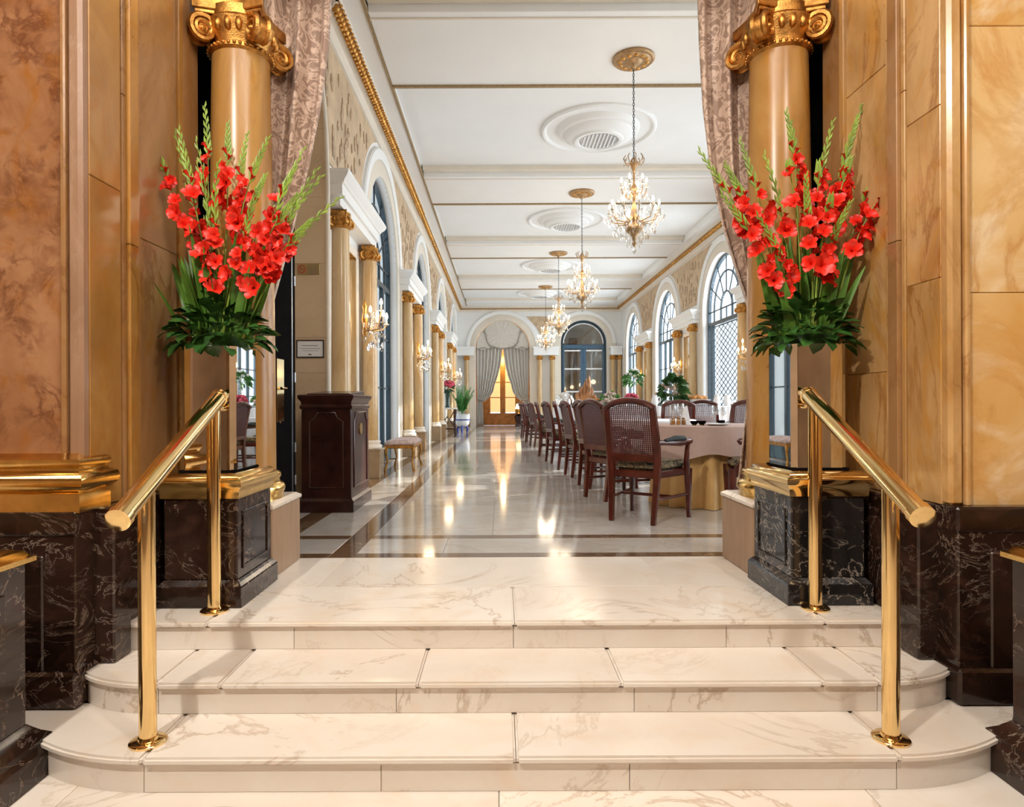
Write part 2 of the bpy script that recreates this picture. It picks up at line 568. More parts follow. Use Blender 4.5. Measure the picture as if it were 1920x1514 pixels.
# ---- the stepped marble piers on both sides of the steps
def pier(sg):
    side = 'left' if sg < 0 else 'right'
    X = lambda u: CX + sg * u
    root = thing('wall_lobby_' + side, ('amber and rosy brown marble pier left of the steps' if sg < 0 else 'amber marble pier with pale veined panel right of the steps'),
                 'wall', (X(1.8), 2.64, ZL), kind='structure')
    ox, oy, oz = X(1.8), 2.64, ZL

    def bx(name, u0, u1, y0, y1, z0, z1, mat, bevel=0.006):
        a, b = sorted((X(u0), X(u1)))
        return part(name, MB().box(a - ox, b - ox, y0 - oy, y1 - oy, z0 - oz, z1 - oz), mat, root, bevel, 0)
    ZB = 0.54
    top = 4.6
    # front panel slabs
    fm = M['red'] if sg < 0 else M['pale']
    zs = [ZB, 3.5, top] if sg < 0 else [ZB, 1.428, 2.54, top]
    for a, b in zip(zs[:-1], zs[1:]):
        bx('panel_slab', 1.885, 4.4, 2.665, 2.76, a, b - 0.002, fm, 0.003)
    # corner strips
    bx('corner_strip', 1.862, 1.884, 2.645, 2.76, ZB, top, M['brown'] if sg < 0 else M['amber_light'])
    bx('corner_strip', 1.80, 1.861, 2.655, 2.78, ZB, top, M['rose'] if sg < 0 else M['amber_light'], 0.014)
    # strips of the reveal
    def stack(name, u, y0, y1, mat, js):
        zz = [ZB] + js + [top]
        for a, b in zip(zz[:-1], zz[1:]):
            bx(name, u, u + 0.16, y0 + 0.0008, y1 - 0.0008, a, b - 0.0016, mat, 0.003)
    m1 = M['amber'] if sg < 0 else M['amber_light']
    stack('marble_strip', 1.795, 2.70, 2.925, m1, [1.95] if sg < 0 else [1.50, 2.23])
    stack('marble_fillet', 1.788, 2.925, 2.955, M['brown'] if sg < 0 else m1, [2.4])
    stack('marble_fillet', 1.770, 2.955, 3.03, m1 if sg < 0 else M['brown'], [1.72])
    stack('marble_fillet', 1.784, 3.03, 3.065, M['brown'] if sg < 0 else m1, [2.7])
    stack('marble_strip', 1.795, 3.065, 3.43, M['brown'] if sg < 0 else m1, [1.78] if sg < 0 else [1.12, 2.6])
    stack('marble_fillet', 1.780, 3.43, 3.475, m1, [2.0])
    stack('marble_strip', 1.795, 3.475, 3.68, M['brown'], [2.2])
    part('pier_core', MB().box(min(X(1.95), X(4.4)) - ox, max(X(1.95), X(4.4)) - ox, 0.12, 1.02, 0.5, top - oz), M['brown'], root, 0, 0)
    # dark marble dado
    dm = M['dark']
    bx('dado_block', 1.80, 4.4, 2.61, 2.80, Z1, ZB, dm, 0.006)
    bx('dado_cap', 1.79, 4.4, 2.60, 2.80, ZB - 0.10, ZB + 0.004, dm, 0.01)
    bx('dado_panel', 1.93, 2.32, 2.602, 2.66, -0.13, 0.36, dm, 0.006)
    bx('dado_skirting', 1.785, 4.4, 2.585, 2.80, Z1, Z1 + 0.15, dm, 0.012)
    bx('dado_block', 1.715, 1.95, 2.73, 2.86, Z2, ZB, dm, 0.008)
    bx('dado_block', 1.735, 1.95, 2.86, 3.68, 0.0, ZB, dm, 0.006)
    bx('dado_foundation', 1.80, 4.4, 2.70, 3.66, ZL, Z1, dm, 0)
    if sg < 0:
        # cast gilt base of the pilaster
        a, b = sorted((X(1.835), X(2.9)))
        pr = [(0.055, 0.535), (0.055, 0.60), (0.045, 0.615), (0.06, 0.625), (0.078, 0.645), (0.082, 0.668), (0.075, 0.69), (0.05, 0.702), (0.045, 0.712),
              (0.05, 0.722), (0.058, 0.735), (0.055, 0.752), (0.035, 0.762), (0.02, 0.775)]
        part('gilt_base', MB().ring(a - ox, b - ox, 2.66 - oy, 2.76 - oy, [(o, z - oz) for o, z in pr]), M['castgold'], root, 0, 50)
    return root


pier(-1)
pier(1)


# ---- the low newel pedestals nearest the camera
def newel(sg):
    x_in = CX + sg * 1.815
    x0, x1 = sorted((x_in, x_in + sg * 0.5))
    cx, cy = (x0 + x1) / 2, 2.09
    side = 'left' if sg < 0 else 'right'
    t = thing('newel_pedestal', 'dark marble pedestal with gilt cap at the lower %s picture edge' % side, 'pedestal', (cx, cy, ZL))
    w, d = (x1 - x0) / 2, 0.27
    part('base', MB().ring(-w, w, -d, d, [(0.075, 0), (0.075, 0.10), (0.055, 0.115), (0.055, 0.135), (0.03, 0.155), (0.012, 0.175), (0.0, 0.19)]), M['dark'], t, 0, 30)
    part('shaft', MB().ring(-w, w, -d, d, [(0, 0.185), (0, 0.79)]), M['dark'], t, 0.008, 0)
    part('panel_moulding', MB().box(-w * 0.6, w * 0.6, -d - 0.008, -d + 0.01, 0.27, 0.70).box(-w - 0.008, -w + 0.01, -d * 0.6, d * 0.6, 0.27, 0.70).box(w - 0.01, w + 0.008, -d * 0.6, d * 0.6, 0.27, 0.70), M['dark'], t, 0.005, 0)
    part('gilt_cap', MB().ring(-w, w, -d, d, [(0.0, 0.785), (0.022, 0.79), (0.022, 0.808), (0.005, 0.815), (-0.005, 0.832), (-0.03, 0.84)]), M['castgold'], t, 0, 50)
    return t


newel(-1)
newel(1)


# ---- handrails
def handrail(sg):
    side = 'left' if sg < 0 else 'right'
    t = thing('brass_handrail', 'polished brass handrail on two posts along the %s side of the steps' % side, 'handrail', (CX + sg * 1.36, 2.34, Z1))
    o = Vector((CX + sg * 1.36, 2.34, Z1))
    p0 = Vector((CX + sg * 1.358, 2.34, Z1)) - o
    p1 = Vector((CX + sg * 1.415, 3.015, 0)) - o
    lo = Vector((CX + sg * 1.345, 2.145, 0.592)) - o
    hi = Vector((CX + sg * 1.423, 3.09, 1.008)) - o
    d = (hi - lo).normalized()
    part('rail', MB().tube([lo, hi], 0.037, 28), M['brass'], t, 0.006, 40, seg=2)
    part('end_cap', MB().tube([lo - d * 0.012, lo - d * 0.010, lo + d * 0.022, lo + d * 0.026], [0.034, 0.042, 0.042, 0.038], 28), M['brass'], t, 0, 40)
    part('end_cap', MB().tube([hi - d * 0.012, hi - d * 0.010, hi + d * 0.012, hi + d * 0.014], [0.038, 0.041, 0.041, 0.036], 28), M['brass'], t, 0, 40)
    part('wall_bracket', MB().tube([hi - d * 0.03, hi - d * 0.03 + Vector((0, 0.04, -0.04)), hi - d * 0.03 + Vector((0, 0.09, -0.04))], 0.014, 10), M['brass'], t, 0, 40)
    for p, r in ((p0, 0.030), (p1, 0.031)):
        tt = (p.y - lo.y) / (hi.y - lo.y)
        top = lo.lerp(hi, tt)
        ps = part('post', MB().tube([p + Vector((0, 0, 0.008)), Vector((top.x, top.y, top.z - 0.015))], r, 24), M['brass'], t, 0, 40)
        part('floor_flange', MB().lathe([(0.062, 0), (0.064, 0.008), (0.058, 0.013), (0.036, 0.016), (0.034, 0.024)], 28, p), M['brass'], ps, 0, 40)
    return t


handrail(-1)
handrail(1)


# ---- column pedestals, mirrored stands, columns
def spiral(c, r0, turns, u, w, nrm, wid, th):
    """volute as a tapering coil in the plane u,w"""
    pts, rs = [], []
    n = 34
    for k in range(n + 1):
        q = k / n
        a = turns * 2 * PI * q
        rr = r0 * (1 - 0.86 * q)
        pts.append(Vector(c) + u * (rr * math.cos(a)) + w * (rr * math.sin(a)))
        rs.append(th * (1 - 0.45 * q))
    return pts, rs


def ionic_capital(parent, z, r, k, name='capital', sp=1.0):
    """gilt capital with four corner volutes; r = shaft radius, k = overall scale"""
    cap = part(name, MB().lathe([(r * 1.02, z), (r * 1.12, z + 0.012 * k), (r * 1.12, z + 0.03 * k), (r * 1.03, z + 0.04 * k), (r * 1.06, z + 0.06 * k), (r * 1.22, z + 0.11 * k),
                                 (r * 1.30, z + 0.15 * k), (r * 1.16, z + 0.17 * k), (r * 1.16, z + 0.22 * k)], 28), M['gilt'], parent, 0, 40)
    mb = MB()
    for i in range(20):
        a = 2 * PI * i / 20
        mb.ball((r * 1.20 * math.cos(a), r * 1.20 * math.sin(a), z + 0.115 * k), 0.02 * k, 0.02 * k, 0.036 * k, 6, 4)
    for i in range(36):
        a = 2 * PI * i / 36
        mb.ball((r * 1.13 * math.cos(a), r * 1.13 * math.sin(a), z + 0.022 * k), 0.010 * k, n=5, m=3)
    part('egg_moulding', mb, M['gilt'], cap, 0, 60, kind='stuff')
    h = r * 1.32 * sp
    for sx in (-1, 1):
        for sy in (-1, 1):
            nrm = Vector((sx, sy, 0)).normalized()
            side = Vector((-sy, sx, 0)).normalized()
            mb = MB()
            for q in (-1, 1):
                c = nrm * (h * 1.16) + side * (q * 0.03 * k) + Vector((0, 0, z + 0.085 * k))
                u = nrm
                w = Vector((0, 0, 1))
                pts, rs = spiral(c, 0.072 * k, 2.3, -u, w, side, 0, 0.017 * k)
                mb.tube(pts, rs, 6)
                mb.ball(c, 0.018 * k, n=6, m=4)
            c = nrm * (h * 1.16) + Vector((0, 0, z + 0.085 * k))
            mb.tube([c - side * 0.03 * k, c + side * 0.03 * k], 0.06 * k, 12)
            part('volute', mb, M['gilt'], cap, 0, 50)
    # abacus with concave sides
    pts = []
    for i in range(4):
        a0 = PI / 4 + i * PI / 2
        a1 = a0 + PI / 2
        p0 = Vector((math.cos(a0), math.sin(a0))) * h * 1.42
        p1 = Vector((math.cos(a1), math.sin(a1))) * h * 1.42
        for j in range(7):
            q = j / 7
            p = p0.lerp(p1, q) * (1 - 0.22 * math.sin(PI * q))
            pts.append((p.x, p.y))
    part('abacus', MB().prism(pts, z + 0.19 * k, z + 0.25 * k).prism([(x * 0.94, y * 0.94) for x, y in pts], z + 0.17 * k, z + 0.19 * k), M['gilt'], cap, 0.004 * k, 30)
    return cap


def portal_side(sg):
    side = 'left' if sg < 0 else 'right'
    X = lambda u: CX + sg * u
    # dark pedestal
    x0, x1 = sorted((X(1.335), X(1.69)))
    cx = (x0 + x1) / 2
    w = (x1 - x0) / 2
    cy, d = 3.31, 0.225
    t = thing('marble_pedestal', 'dark veined marble pedestal with gilt cornice under the %s mirrored stand' % side, 'pedestal', (cx, cy, 0))
    dm = M['dark'] if sg < 0 else M['dark2']
    part('base', MB().ring(-w, w, -d, d, [(0.028, 0), (0.028, 0.10), (0.012, 0.118), (0.0, 0.13)]), dm, t, 0.004, 0)
    part('shaft', MB().ring(-w, w, -d, d, [(0.0, 0.128), (0.0, 0.525)]), dm, t, 0.006, 0)
    s_in = -sg
    # recessed-look panel frame on the side facing the opening
    xa, xb = sorted((s_in * w, s_in * (w + 0.008)))
    part('panel_moulding', MB().box(xa, xb, -d + 0.07, d - 0.07, 0.17, 0.185).box(xa, xb, -d + 0.07, d - 0.07, 0.44, 0.455)
         .box(xa, xb, -d + 0.055, -d + 0.07, 0.17, 0.455).box(xa, xb, d - 0.07, d - 0.055, 0.17, 0.455), dm, t, 0.003, 0)
    part('gilt_cornice', MB().ring(-w, w, -d, d, [(-0.01, 0.52), (0.012, 0.522), (0.014, 0.56), (0.022, 0.57), (0.03, 0.585), (0.032, 0.602), (0.022, 0.612), (0.012, 0.617), (0.010, 0.628), (-0.01, 0.64)]),
         M['castgold'] if sg < 0 else M['brass'], t, 0, 50)
    # mirrored stand
    mx0, mx1 = sorted((X(1.370), X(1.640)))
    mw, mdp = (mx1 - mx0) / 2, 0.15
    mcx, mcy = (mx0 + mx1) / 2, 3.29
    t = thing('mirrored_stand', 'tall mirror glass flower stand on the %s dark marble pedestal' % side, 'stand', (mcx, mcy, 0.641))
    ch = 0.024
    H = 0.622
    a = mw - ch
    b = mdp - ch
    g = 0.0015
    part('core', MB().box(-mw + 0.006, mw - 0.006, -mdp + 0.006, mdp - 0.006, 0.0, H - 0.03), M['black'], t, ch * 0.9, 0)
    for nm, poly in (('mirror_panel', [(-a + g, -mdp), (a - g, -mdp), (a - g, -mdp + 0.006), (-a + g, -mdp + 0.006)]),
                     ('mirror_panel', [(-a + g, mdp), (a - g, mdp), (a - g, mdp - 0.006), (-a + g, mdp - 0.006)]),
                     ('mirror_panel', [(-mw, -b + g), (-mw, b - g), (-mw + 0.006, b - g), (-mw + 0.006, -b + g)]),
                     ('mirror_panel', [(mw, -b + g), (mw, b - g), (mw - 0.006, b - g), (mw - 0.006, -b + g)]),
                     ('bevelled_edge', [(a, -mdp), (mw, -b), (mw - 0.006, -b), (a, -mdp + 0.006)]),
                     ('bevelled_edge', [(-a, -mdp), (-mw, -b), (-mw + 0.006, -b), (-a, -mdp + 0.006)]),
                     ('bevelled_edge', [(a, mdp), (mw, b), (mw - 0.006, b), (a, mdp - 0.006)]),
                     ('bevelled_edge', [(-a, mdp), (-mw, b), (-mw + 0.006, b), (-a, mdp - 0.006)])):
        part(nm, MB().prism(poly, 0.004, H), M['mirror'], t, 0, 0)
    part('foot_trim', MB().ring(-mw, mw, -mdp, mdp, [(0.004, 0), (0.004, 0.010), (0.0, 0.012)]), M['black'], t, 0, 0)
    # stone block carrying the column
    bx0, bx1 = sorted((X(1.335), X(1.80)))
    t = thing('column_block', 'tan stone block with pale ledge under the %s golden column' % side, 'block', ((bx0 + bx1) / 2, 3.80, 0))
    bw = (bx1 - bx0) / 2
    part('block', MB().box(-bw, bw, -0.245, 0.25, 0, 0.385), M['tan'], t, 0.006, 0)
    part('ledge', MB().ring(-bw, bw, -0.245, 0.25, [(0, 0.385), (0.008, 0.392), (0.008, 0.408), (-0.02, 0.425)]), M['step'], t, 0.002, 0)
    # column
    colx = X(1.578)
    t = thing('golden_column', 'tall golden marble column with gilt volute capital on the %s of the opening' % side, 'column', (colx, 3.76, 0.425))
    oz = 0.425
    part('gilt_base', MB().lathe([(0.225, 0.0), (0.225, 0.03), (0.235, 0.045), (0.238, 0.065), (0.228, 0.085), (0.208, 0.095), (0.205, 0.115), (0.215, 0.128), (0.212, 0.148), (0.192, 0.16)], 36), M['castgold'], t, 0, 50)
    pr = []
    for k in range(13):
        q = k / 12
        pr.append((0.186 - 0.026 * q ** 1.6, 0.155 + (2.99 - oz - 0.155) * q))
    part('shaft', MB().lathe(pr, 48), M['column'], t, 0, 40)
    ionic_capital(t, 2.985 - oz, 0.158, 1.12, sp=0.95)
    return t


portal_side(-1)
portal_side(1)

# header over the opening and closing walls on both sides
hd = tag(part('wall_portal', MB().box(-4.4, 4.4, 3.58, 4.04, 3.62, 5.6).box(-4.4, -1.77, 3.98, 4.10, 0, 3.7).box(1.89, 6.0, 3.98, 4.10, 0, 3.7), M['cream']), 'plastered wall around the portal between lobby and dining hall', 'wall', kind='structure')
part('dark_gap_panel', MB().box(-2.6, -1.63, 3.90, 3.975, 0, 3.62), M['black'], hd, 0.004, 0, label='black panel standing in for the dark gap beside the left column')  # black panels give the dark of the gaps beside the columns as colour
part('dark_gap_panel', MB().box(1.73, 2.7, 3.90, 3.975, 0, 3.62), M['black'], hd, 0.004, 0, label='black panel standing in for the dark gap beside the left column')
# lobby shell behind the camera
tag(part('wall_lobby_back', MB().box(-4.5, 4.5, -4.1, -4.0, ZL, 4.6), M['brown']), 'lobby wall behind the viewer', 'wall', kind='structure')
tag(part('wall_lobby_west', MB().box(-4.5, -4.4, -4.0, 3.6, ZL, 4.6), M['lobby']), 'far left side wall of the lobby', 'wall', kind='structure')
tag(part('wall_lobby_east', MB().box(4.4, 4.5, -4.0, 3.6, ZL, 4.6), M['lobby']), 'far right side wall of the lobby', 'wall', kind='structure')
tag(part('ceiling_lobby', MB().box(-4.5, 4.5, -4.1, 3.75, 4.6, 4.8), M['lobby']), 'plaster ceiling of the lobby', 'ceiling', kind='structure')


# ---- portal curtains
def curtain(sg):
    """heavy damask drape: hangs from the header and is swept outwards behind the column"""
    side = 'left' if sg < 0 else 'right'
    X = lambda u: CX + sg * u
    rows = []
    # z, inner u, outer u
    prof = [(3.60, 1.165, 1.62), (3.2, 1.175, 1.60), (2.8, 1.195, 1.59), (2.45, 1.235, 1.585), (2.1, 1.31, 1.58), (1.85, 1.39, 1.58), (1.62, 1.47, 1.60), (1.45, 1.52, 1.66), (1.38, 1.545, 1.70), (1.30, 1.54, 1.70), (1.1, 1.49, 1.68), (0.8, 1.45, 1.66), (0.44, 1.41, 1.66)] if sg > 0 else \
           [(3.60, 1.09, 1.56), (3.2, 1.115, 1.56), (2.8, 1.17, 1.565), (2.45, 1.24, 1.57), (2.1, 1.335, 1.57), (1.85, 1.41, 1.585), (1.62, 1.48, 1.61), (1.45, 1.53, 1.66), (1.38, 1.55, 1.70), (1.30, 1.55, 1.70), (1.1, 1.51, 1.68), (0.8, 1.49, 1.66), (0.44, 1.48, 1.66)]
    n = 46
    x0, y0, z0 = X(1.5), 4.0, 0.43
    vs, fs = [], []
    fine = []
    for k in range(len(prof) - 1):
        for j in range(4):
            q = j / 4
            fine.append(tuple(prof[k][i] * (1 - q) + prof[k + 1][i] * q for i in range(3)))
    fine.append(prof[-1])
    for z, ui, uo in fine:
        wd = uo - ui
        amp = 0.020 + 0.035 * min(1, wd / 0.45)
        for i in range(n + 1):
            q = i / n
            u = ui + wd * q
            ph = 2 * PI * (2.6 * q + 0.12 * math.sin(z * 1.3))
            y = 4.0 - amp * math.cos(ph) + 0.012 * math.sin(ph * 2.3 + z)
            vs.append((X(u) - x0, y - y0, z - z0))
    for k in range(len(fine) - 1):
        for i in range(n):
            a = k * (n + 1) + i
            fs.append((a, a + 1, a + n + 2, a + n + 1))
    mb = MB().add(vs, fs)
    t = thing('damask_curtain', 'dusty rose damask drape swept back behind the %s golden column' % side, 'curtain', (x0, y0, z0))
    o = part('drape', mb, M['damask'], t, 0, 80)
    m = o.modifiers.new('thick', 'SOLIDIFY')
    m.thickness = 0.006
    part('tie_back', MB().tube([(X(1.52) - x0, -0.05, 0.90), (X(1.60) - x0, -0.075, 0.92), (X(1.70) - x0, -0.05, 0.95), (X(1.72) - x0, 0.04, 0.95), (X(1.60) - x0, 0.07, 0.92), (X(1.52) - x0, 0.04, 0.90)], 0.018, 8), M['gilt2'], t, 0, 60)
    return t


curtain(-1)
curtain(1)

# ---- black door folded open beside the host stand
t = thing('door_1', 'tall black lacquered door leaf with brass push plate folded open', 'door', (-1.745, 4.12, 0), kind='structure')
part('leaf', MB().box(-0.03, 0.03, 0.0, 1.24, 0.012, 2.42), M['black'], t, 0.004, 0)
part('glazing_strip', MB().box(0.028, 0.034, 1.14, 1.165, 0.05, 2.40), M['steel'], t, 0.001, 0)
hp = part('push_plate', MB().box(0.03, 0.037, 0.78, 0.94, 0.84, 1.33).tube([(0.0335, 0.86, 0.84), (0.0335, 0.86, 0.83)], 0.004, 8), M['brass'], t, 0.003, 0)
part('handle', MB().tube([(0.037, 0.87, 1.10), (0.075, 0.87, 1.10), (0.08, 0.82, 1.10), (0.08, 0.75, 1.10)], 0.011, 10), M['brass'], hp, 0, 40)
for z in (0.35, 0.62, 1.2, 2.0):
    part('hinge', MB().tube([(0.036, 1.20, z - 0.04), (0.036, 1.20, z + 0.04)], 0.011, 10), M['steel'], t, 0, 40)
part('transom', MB().box(-0.03, 0.03, 0, 1.24, 2.42, 2.46), M['black'], t, 0.004, 0)

# ------------------------------------------------------------------ the dining hall shell
XL, XR, YF, YB = -1.87, 5.28, 4.04, 27.9      # inner wall planes
XLc, XRc = -1.65, 5.08                        # cornice fronts
HC = 1.66                                     # hall centre line
ZS, RA = 3.27, 1.28                           # arch springing and radius
ZC = 5.23                                     # underside of ceiling beams
PAIRS = [7.74, 12.78, 17.82, 22.86]
ARCH = [5.22, 10.26, 15.30, 20.34, 25.38]

# floor with single slabs and brown bands
hf = tag(part('floor_hall', MB().box(XL - 0.5, XR + 0.5, 3.0, YB + 0.2, -0.25, -0.014), M['joint']), 'polished pale marble floor of the dining hall with brown bands', 'floor', kind='structure')


def fs_(x0, x1, y0, y1, mat=None, name='floor_slab'):
    slab(name, x0, x1, y0, y1, -0.03, 0.0, mat or M['floor'], hf, 0.0012, 0.0008)


for a, b in ((-1.77, -0.98), (-0.98, 0.88), (0.88, 1.91)):
    fs_(a, b, 3.41, 4.06, M['step'])
B0, B1 = -1.10, -0.94
W0, W1 = -1.71, -1.52
for a, b in ((-2.4, -1.10), (-0.94, 0.55), (0.55, 2.1), (2.1, XR)):
    fs_(a, b, 4.06, 4.18, M['band'], 'brown_band')
    fs_(a, b, 4.63, 4.75, M['band'], 'brown_band')
for a, b in ((-2.4, -1.10), (-0.94, -0.38), (-0.38, 1.12), (1.12, 2.5), (2.5, XR)):
    fs_(a, b, 4.18, 4.63)
fs_(-2.4, W0, 4.75, 6.55, None)
fs_(XL, W0, 6.55, YB, None)
ys = [4.06, 6.2, 9.2, 12.2, 15.2, 18.2, 21.2, 24.2, YB]
for a, b in zip(ys[:-1], ys[1:]):
    fs_(B0, B1, a, b, M['band'], 'brown_band')
for a, b in zip([4.75] + ys[1:-1], ys[1:]):
    fs_(W0, W1, a, b, M['band'], 'brown_band')
    fs_(W1, B0, a, (a + b) / 2)
    fs_(W1, B0, (a + b) / 2, b)
gx = [-0.94, -0.06, 1.15, 2.4, 3.65, XR]
y = 4.75
k = 0
while y < YB - 0.1:
    y1 = min(y + 1.45, YB)
    for i in range(5):
        fs_(gx[i], gx[i + 1], y, y1)
    y = y1


def arch_wall(name, label, mp, s0, s1, zt, ops, T, mat):
    """solid wall of thickness T with arched openings ops = [(centre, radius, springing)]"""
    mb = MB()
    n = 32
    ops = sorted(ops)

    def quad(a, b, c, d):
        mb.add([mp(*a), mp(*b), mp(*c), mp(*d)], [(0, 1, 2, 3)])
    for t in (0, T):
        cur = s0
        for c, r, zs in ops:
            quad((cur, 0, t), (c - r, 0, t), (c - r, zt, t), (cur, zt, t))
            for k in range(n):
                a0 = PI - PI * k / n
                a1 = PI - PI * (k + 1) / n
                quad((c + r * math.cos(a0), zs + r * math.sin(a0), t), (c + r * math.cos(a1), zs + r * math.sin(a1), t), (c + r * math.cos(a1), zt, t), (c + r * math.cos(a0), zt, t))
            cur = c + r
        quad((cur, 0, t), (s1, 0, t), (s1, zt, t), (cur, zt, t))
    quad((s0, 0, 0), (s0, 0, T), (s0, zt, T), (s0, zt, 0))
    quad((s1, 0, 0), (s1, 0, T), (s1, zt, T), (s1, zt, 0))
    quad((s0, zt, 0), (s1, zt, 0), (s1, zt, T), (s0, zt, T))
    for c, r, zs in ops:
        for sg in (-1, 1):
            quad((c + sg * r, 0, 0), (c + sg * r, 0, T), (c + sg * r, zs, T), (c + sg * r, zs, 0))
        for k in range(n):
            a0 = PI - PI * k / n
            a1 = PI - PI * (k + 1) / n
            quad((c + r * math.cos(a0), zs + r * math.sin(a0), 0), (c + r * math.cos(a1), zs + r * math.sin(a1), 0),
                 (c + r * math.cos(a1), zs + r * math.sin(a1), T), (c + r * math.cos(a0), zs + r * math.sin(a0), T))
    me = mb.mesh(name, mat, 0, 35)
    bm = bmesh.new()
    bm.from_mesh(me)
    bmesh.ops.remove_doubles(bm, verts=bm.verts, dist=1e-4)
    bmesh.ops.recalc_face_normals(bm, faces=bm.faces)
    bm.to_mesh(me)
    bm.free()
    me.shade_flat()
    return tag(link(name, me), label, 'wall', kind='structure')


mpL = lambda s, z, t: (XL - t, s, z)
mpR = lambda s, z, t: (XR + t, s, z)
mpB = lambda s, z, t: (s, YB + t, z)
wl = arch_wall('wall_left', 'left hall wall with tall arched windows and white plaster', mpL, 6.60, YB + 0.4, 5.6, [(c, RA, ZS) for c in ARCH[1:]], 0.42, M['plaster'])
wr = arch_wall('wall_right', 'right hall wall with tall arched windows and white plaster', mpR, 3.90, YB + 0.4, 5.6, [(c, RA, ZS) for c in ARCH], 0.42, M['plaster'])
FA = [(0.116, 1.18, 3.45), (3.65, 1.0, 3.62)]
wb = arch_wall('wall_far', 'far end wall with curtained arch and glazed arched doors', mpB, XL - 0.4, XR + 0.4, 5.6, FA, 0.35, M['plaster'])

# archivolt mouldings, spandrel panels, entablature blocks, cornices are pieces of these walls
AP = [(RA - 0.002, -0.02), (RA + 0.11, -0.02), (RA + 0.12, 0.0), (RA - 0.002, 0.0)]


def archivolt(wall, c, r, zs, mp, foot, k=1.0):
    w = 0.42 * k
    mb = MB().arcsweep([(r + 0.001, -0.03), (r + w * 0.55, -0.03), (r + w * 0.6, -0.02), (r + w * 0.6, 0.02), (r + 0.001, 0.02)], c, zs, 0, PI, 28, mp)
    part('archivolt', mb, M['cream'], wall, 0, 35, label='cream inner arch moulding')
    mb = MB().arcsweep([(r + w * 0.6, -0.045), (r + w * 0.75, -0.06), (r + w * 0.95, -0.06), (r + w, -0.04), (r + w, 0.02), (r + w * 0.6, 0.02)], c, zs, 0, PI, 28, mp)
    part('archivolt', mb, M['plaster'], wall, 0, 35)
    for sg in (-1, 1):
        mb = MB()
        for r0, r1, t0 in ((r + 0.001, r + w * 0.6, -0.03), (r + w * 0.6, r + w, -0.055)):
            vs = []
            for s_ in (c + sg * r0, c + sg * r1):
                for z in (foot, zs):
                    for t in (t0, 0.02):
                        vs.append(mp(s_, z, t))
            mb.add(vs, [(0, 1, 3, 2), (4, 6, 7, 5), (0, 4, 5, 1), (2, 3, 7, 6), (0, 2, 6, 4), (1, 5, 7, 3)])
        part('arch_jamb', mb, M['cream'], wall, 0, 0)


for c in ARCH:
    if c > 6:
        archivolt(wl, c, RA, ZS, mpL, 0.0)
    archivolt(wr, c, RA, ZS, mpR, 0.0)
for c, r, zs in FA:
    archivolt(wb, c, r, zs, mpB, 0.0)
# blind bay next to the host stand: beige stone blocks, and the pier that faces the lobby
part('bay_backing', MB().box(-2.55, -2.43, YF, 6.72, 0, 5.6), M['plaster'], wl, 0, 0)
for z0, z1 in ((0.0, 0.75), (0.75, 1.50), (1.50, 2.30), (2.30, 3.05), (3.05, 4.1), (4.1, 5.2)):
    for y0, y1 in ((4.3, 5.4), (5.4, 6.50)):
        part('stone_block', MB().box(-2.43, -2.36, y0 + 0.001, y1 - 0.001, z0 + 0.001, z1 - 0.001), M['beige'], wl, 0.002, 0)
edge = [(0.0, -1.775), (0.98, -1.775), (1.30, -1.775), (1.66, -1.775), (2.42, -1.775), (3.10, -1.775), (3.30, -1.775), (3.8, -1.79), (4.2, -1.82), (4.6, -1.87), (4.9, -1.93)]
for (za, xa), (zb, xb) in zip(edge[:-1], edge[1:]):
    part('stone_block', MB().prism([(-2.42, za + 0.001), (xa, za + 0.001), (xb, zb - 0.001), (-2.42, zb - 0.001)], 6.55, 6.72, 'xz'), M['beige'], wl, 0.001, 0)
part('jamb_bead', MB().tube([(x + 0.012, 6.565, z) for z, x in edge], 0.024, 10), M['cream'], wl, 0, 50)


def spandrel(wall, c, mp, seed):
    rnd = random.Random(seed)
    Ro = RA + 0.47
    L, n = [], 12
    for k in range(n + 1):
        z = 3.62 + (4.94 - 3.62) * k / n
        hw = 2.52 - math.sqrt(max(0, Ro * Ro - (z - ZS) ** 2)) - 0.05
        L.append((min(hw, 2.0), z))
    poly = [(c - h, z) for h, z in L] + [(c + h, z) for h, z in reversed(L)]
    m = len(poly)

    def solid(pl, t0, t1):
        vs = [mp(s_, z, t0) for s_, z in pl] + [mp(s_, z, t1) for s_, z in pl]
        q = len(pl)
        return MB().add(vs, [tuple(range(q)), tuple(range(q, 2 * q))] + [(i, (i + 1) % q, q + (i + 1) % q, q + i) for i in range(q)])
    fr = part('spandrel_panel', solid(poly, -0.022, 0.01), M['cream'], wall, 0, 0, label='tan relief panel between the arches')
    fr.data.materials[0] = M['tanpanel']
    mb = MB()
    for k in range(46):
        z = rnd.uniform(3.74, 4.72)
        q = (z - 3.62) / 1.22
        hw = 2.52 - math.sqrt(max(0, Ro * Ro - (z - ZS) ** 2)) - 0.22
        s_ = c + rnd.choice((-1, 1)) * rnd.uniform(0.02, max(0.05, hw))
        p = mp(s_, z, -0.024)
        mb.ball(p, 0.02 if mp is not mpB else 0.04, rnd.uniform(0.03, 0.06), rnd.uniform(0.05, 0.13), 6, 4)
    part('relief_leaves', mb, M['relief'], fr, 0, 60, kind='stuff')
    # border moulding
    return fr


M['tanpanel'] = plain('tan_relief_ground', (0.52, 0.38, 0.24), 0.6, var=0.2, scale=5)
M['relief'] = plain('brown_relief', (0.45, 0.32, 0.20), 0.55, var=0.3, scale=12)
for i, c in enumerate(PAIRS):
    spandrel(wl, c, mpL, i)
    spandrel(wr, c, mpR, i + 9)


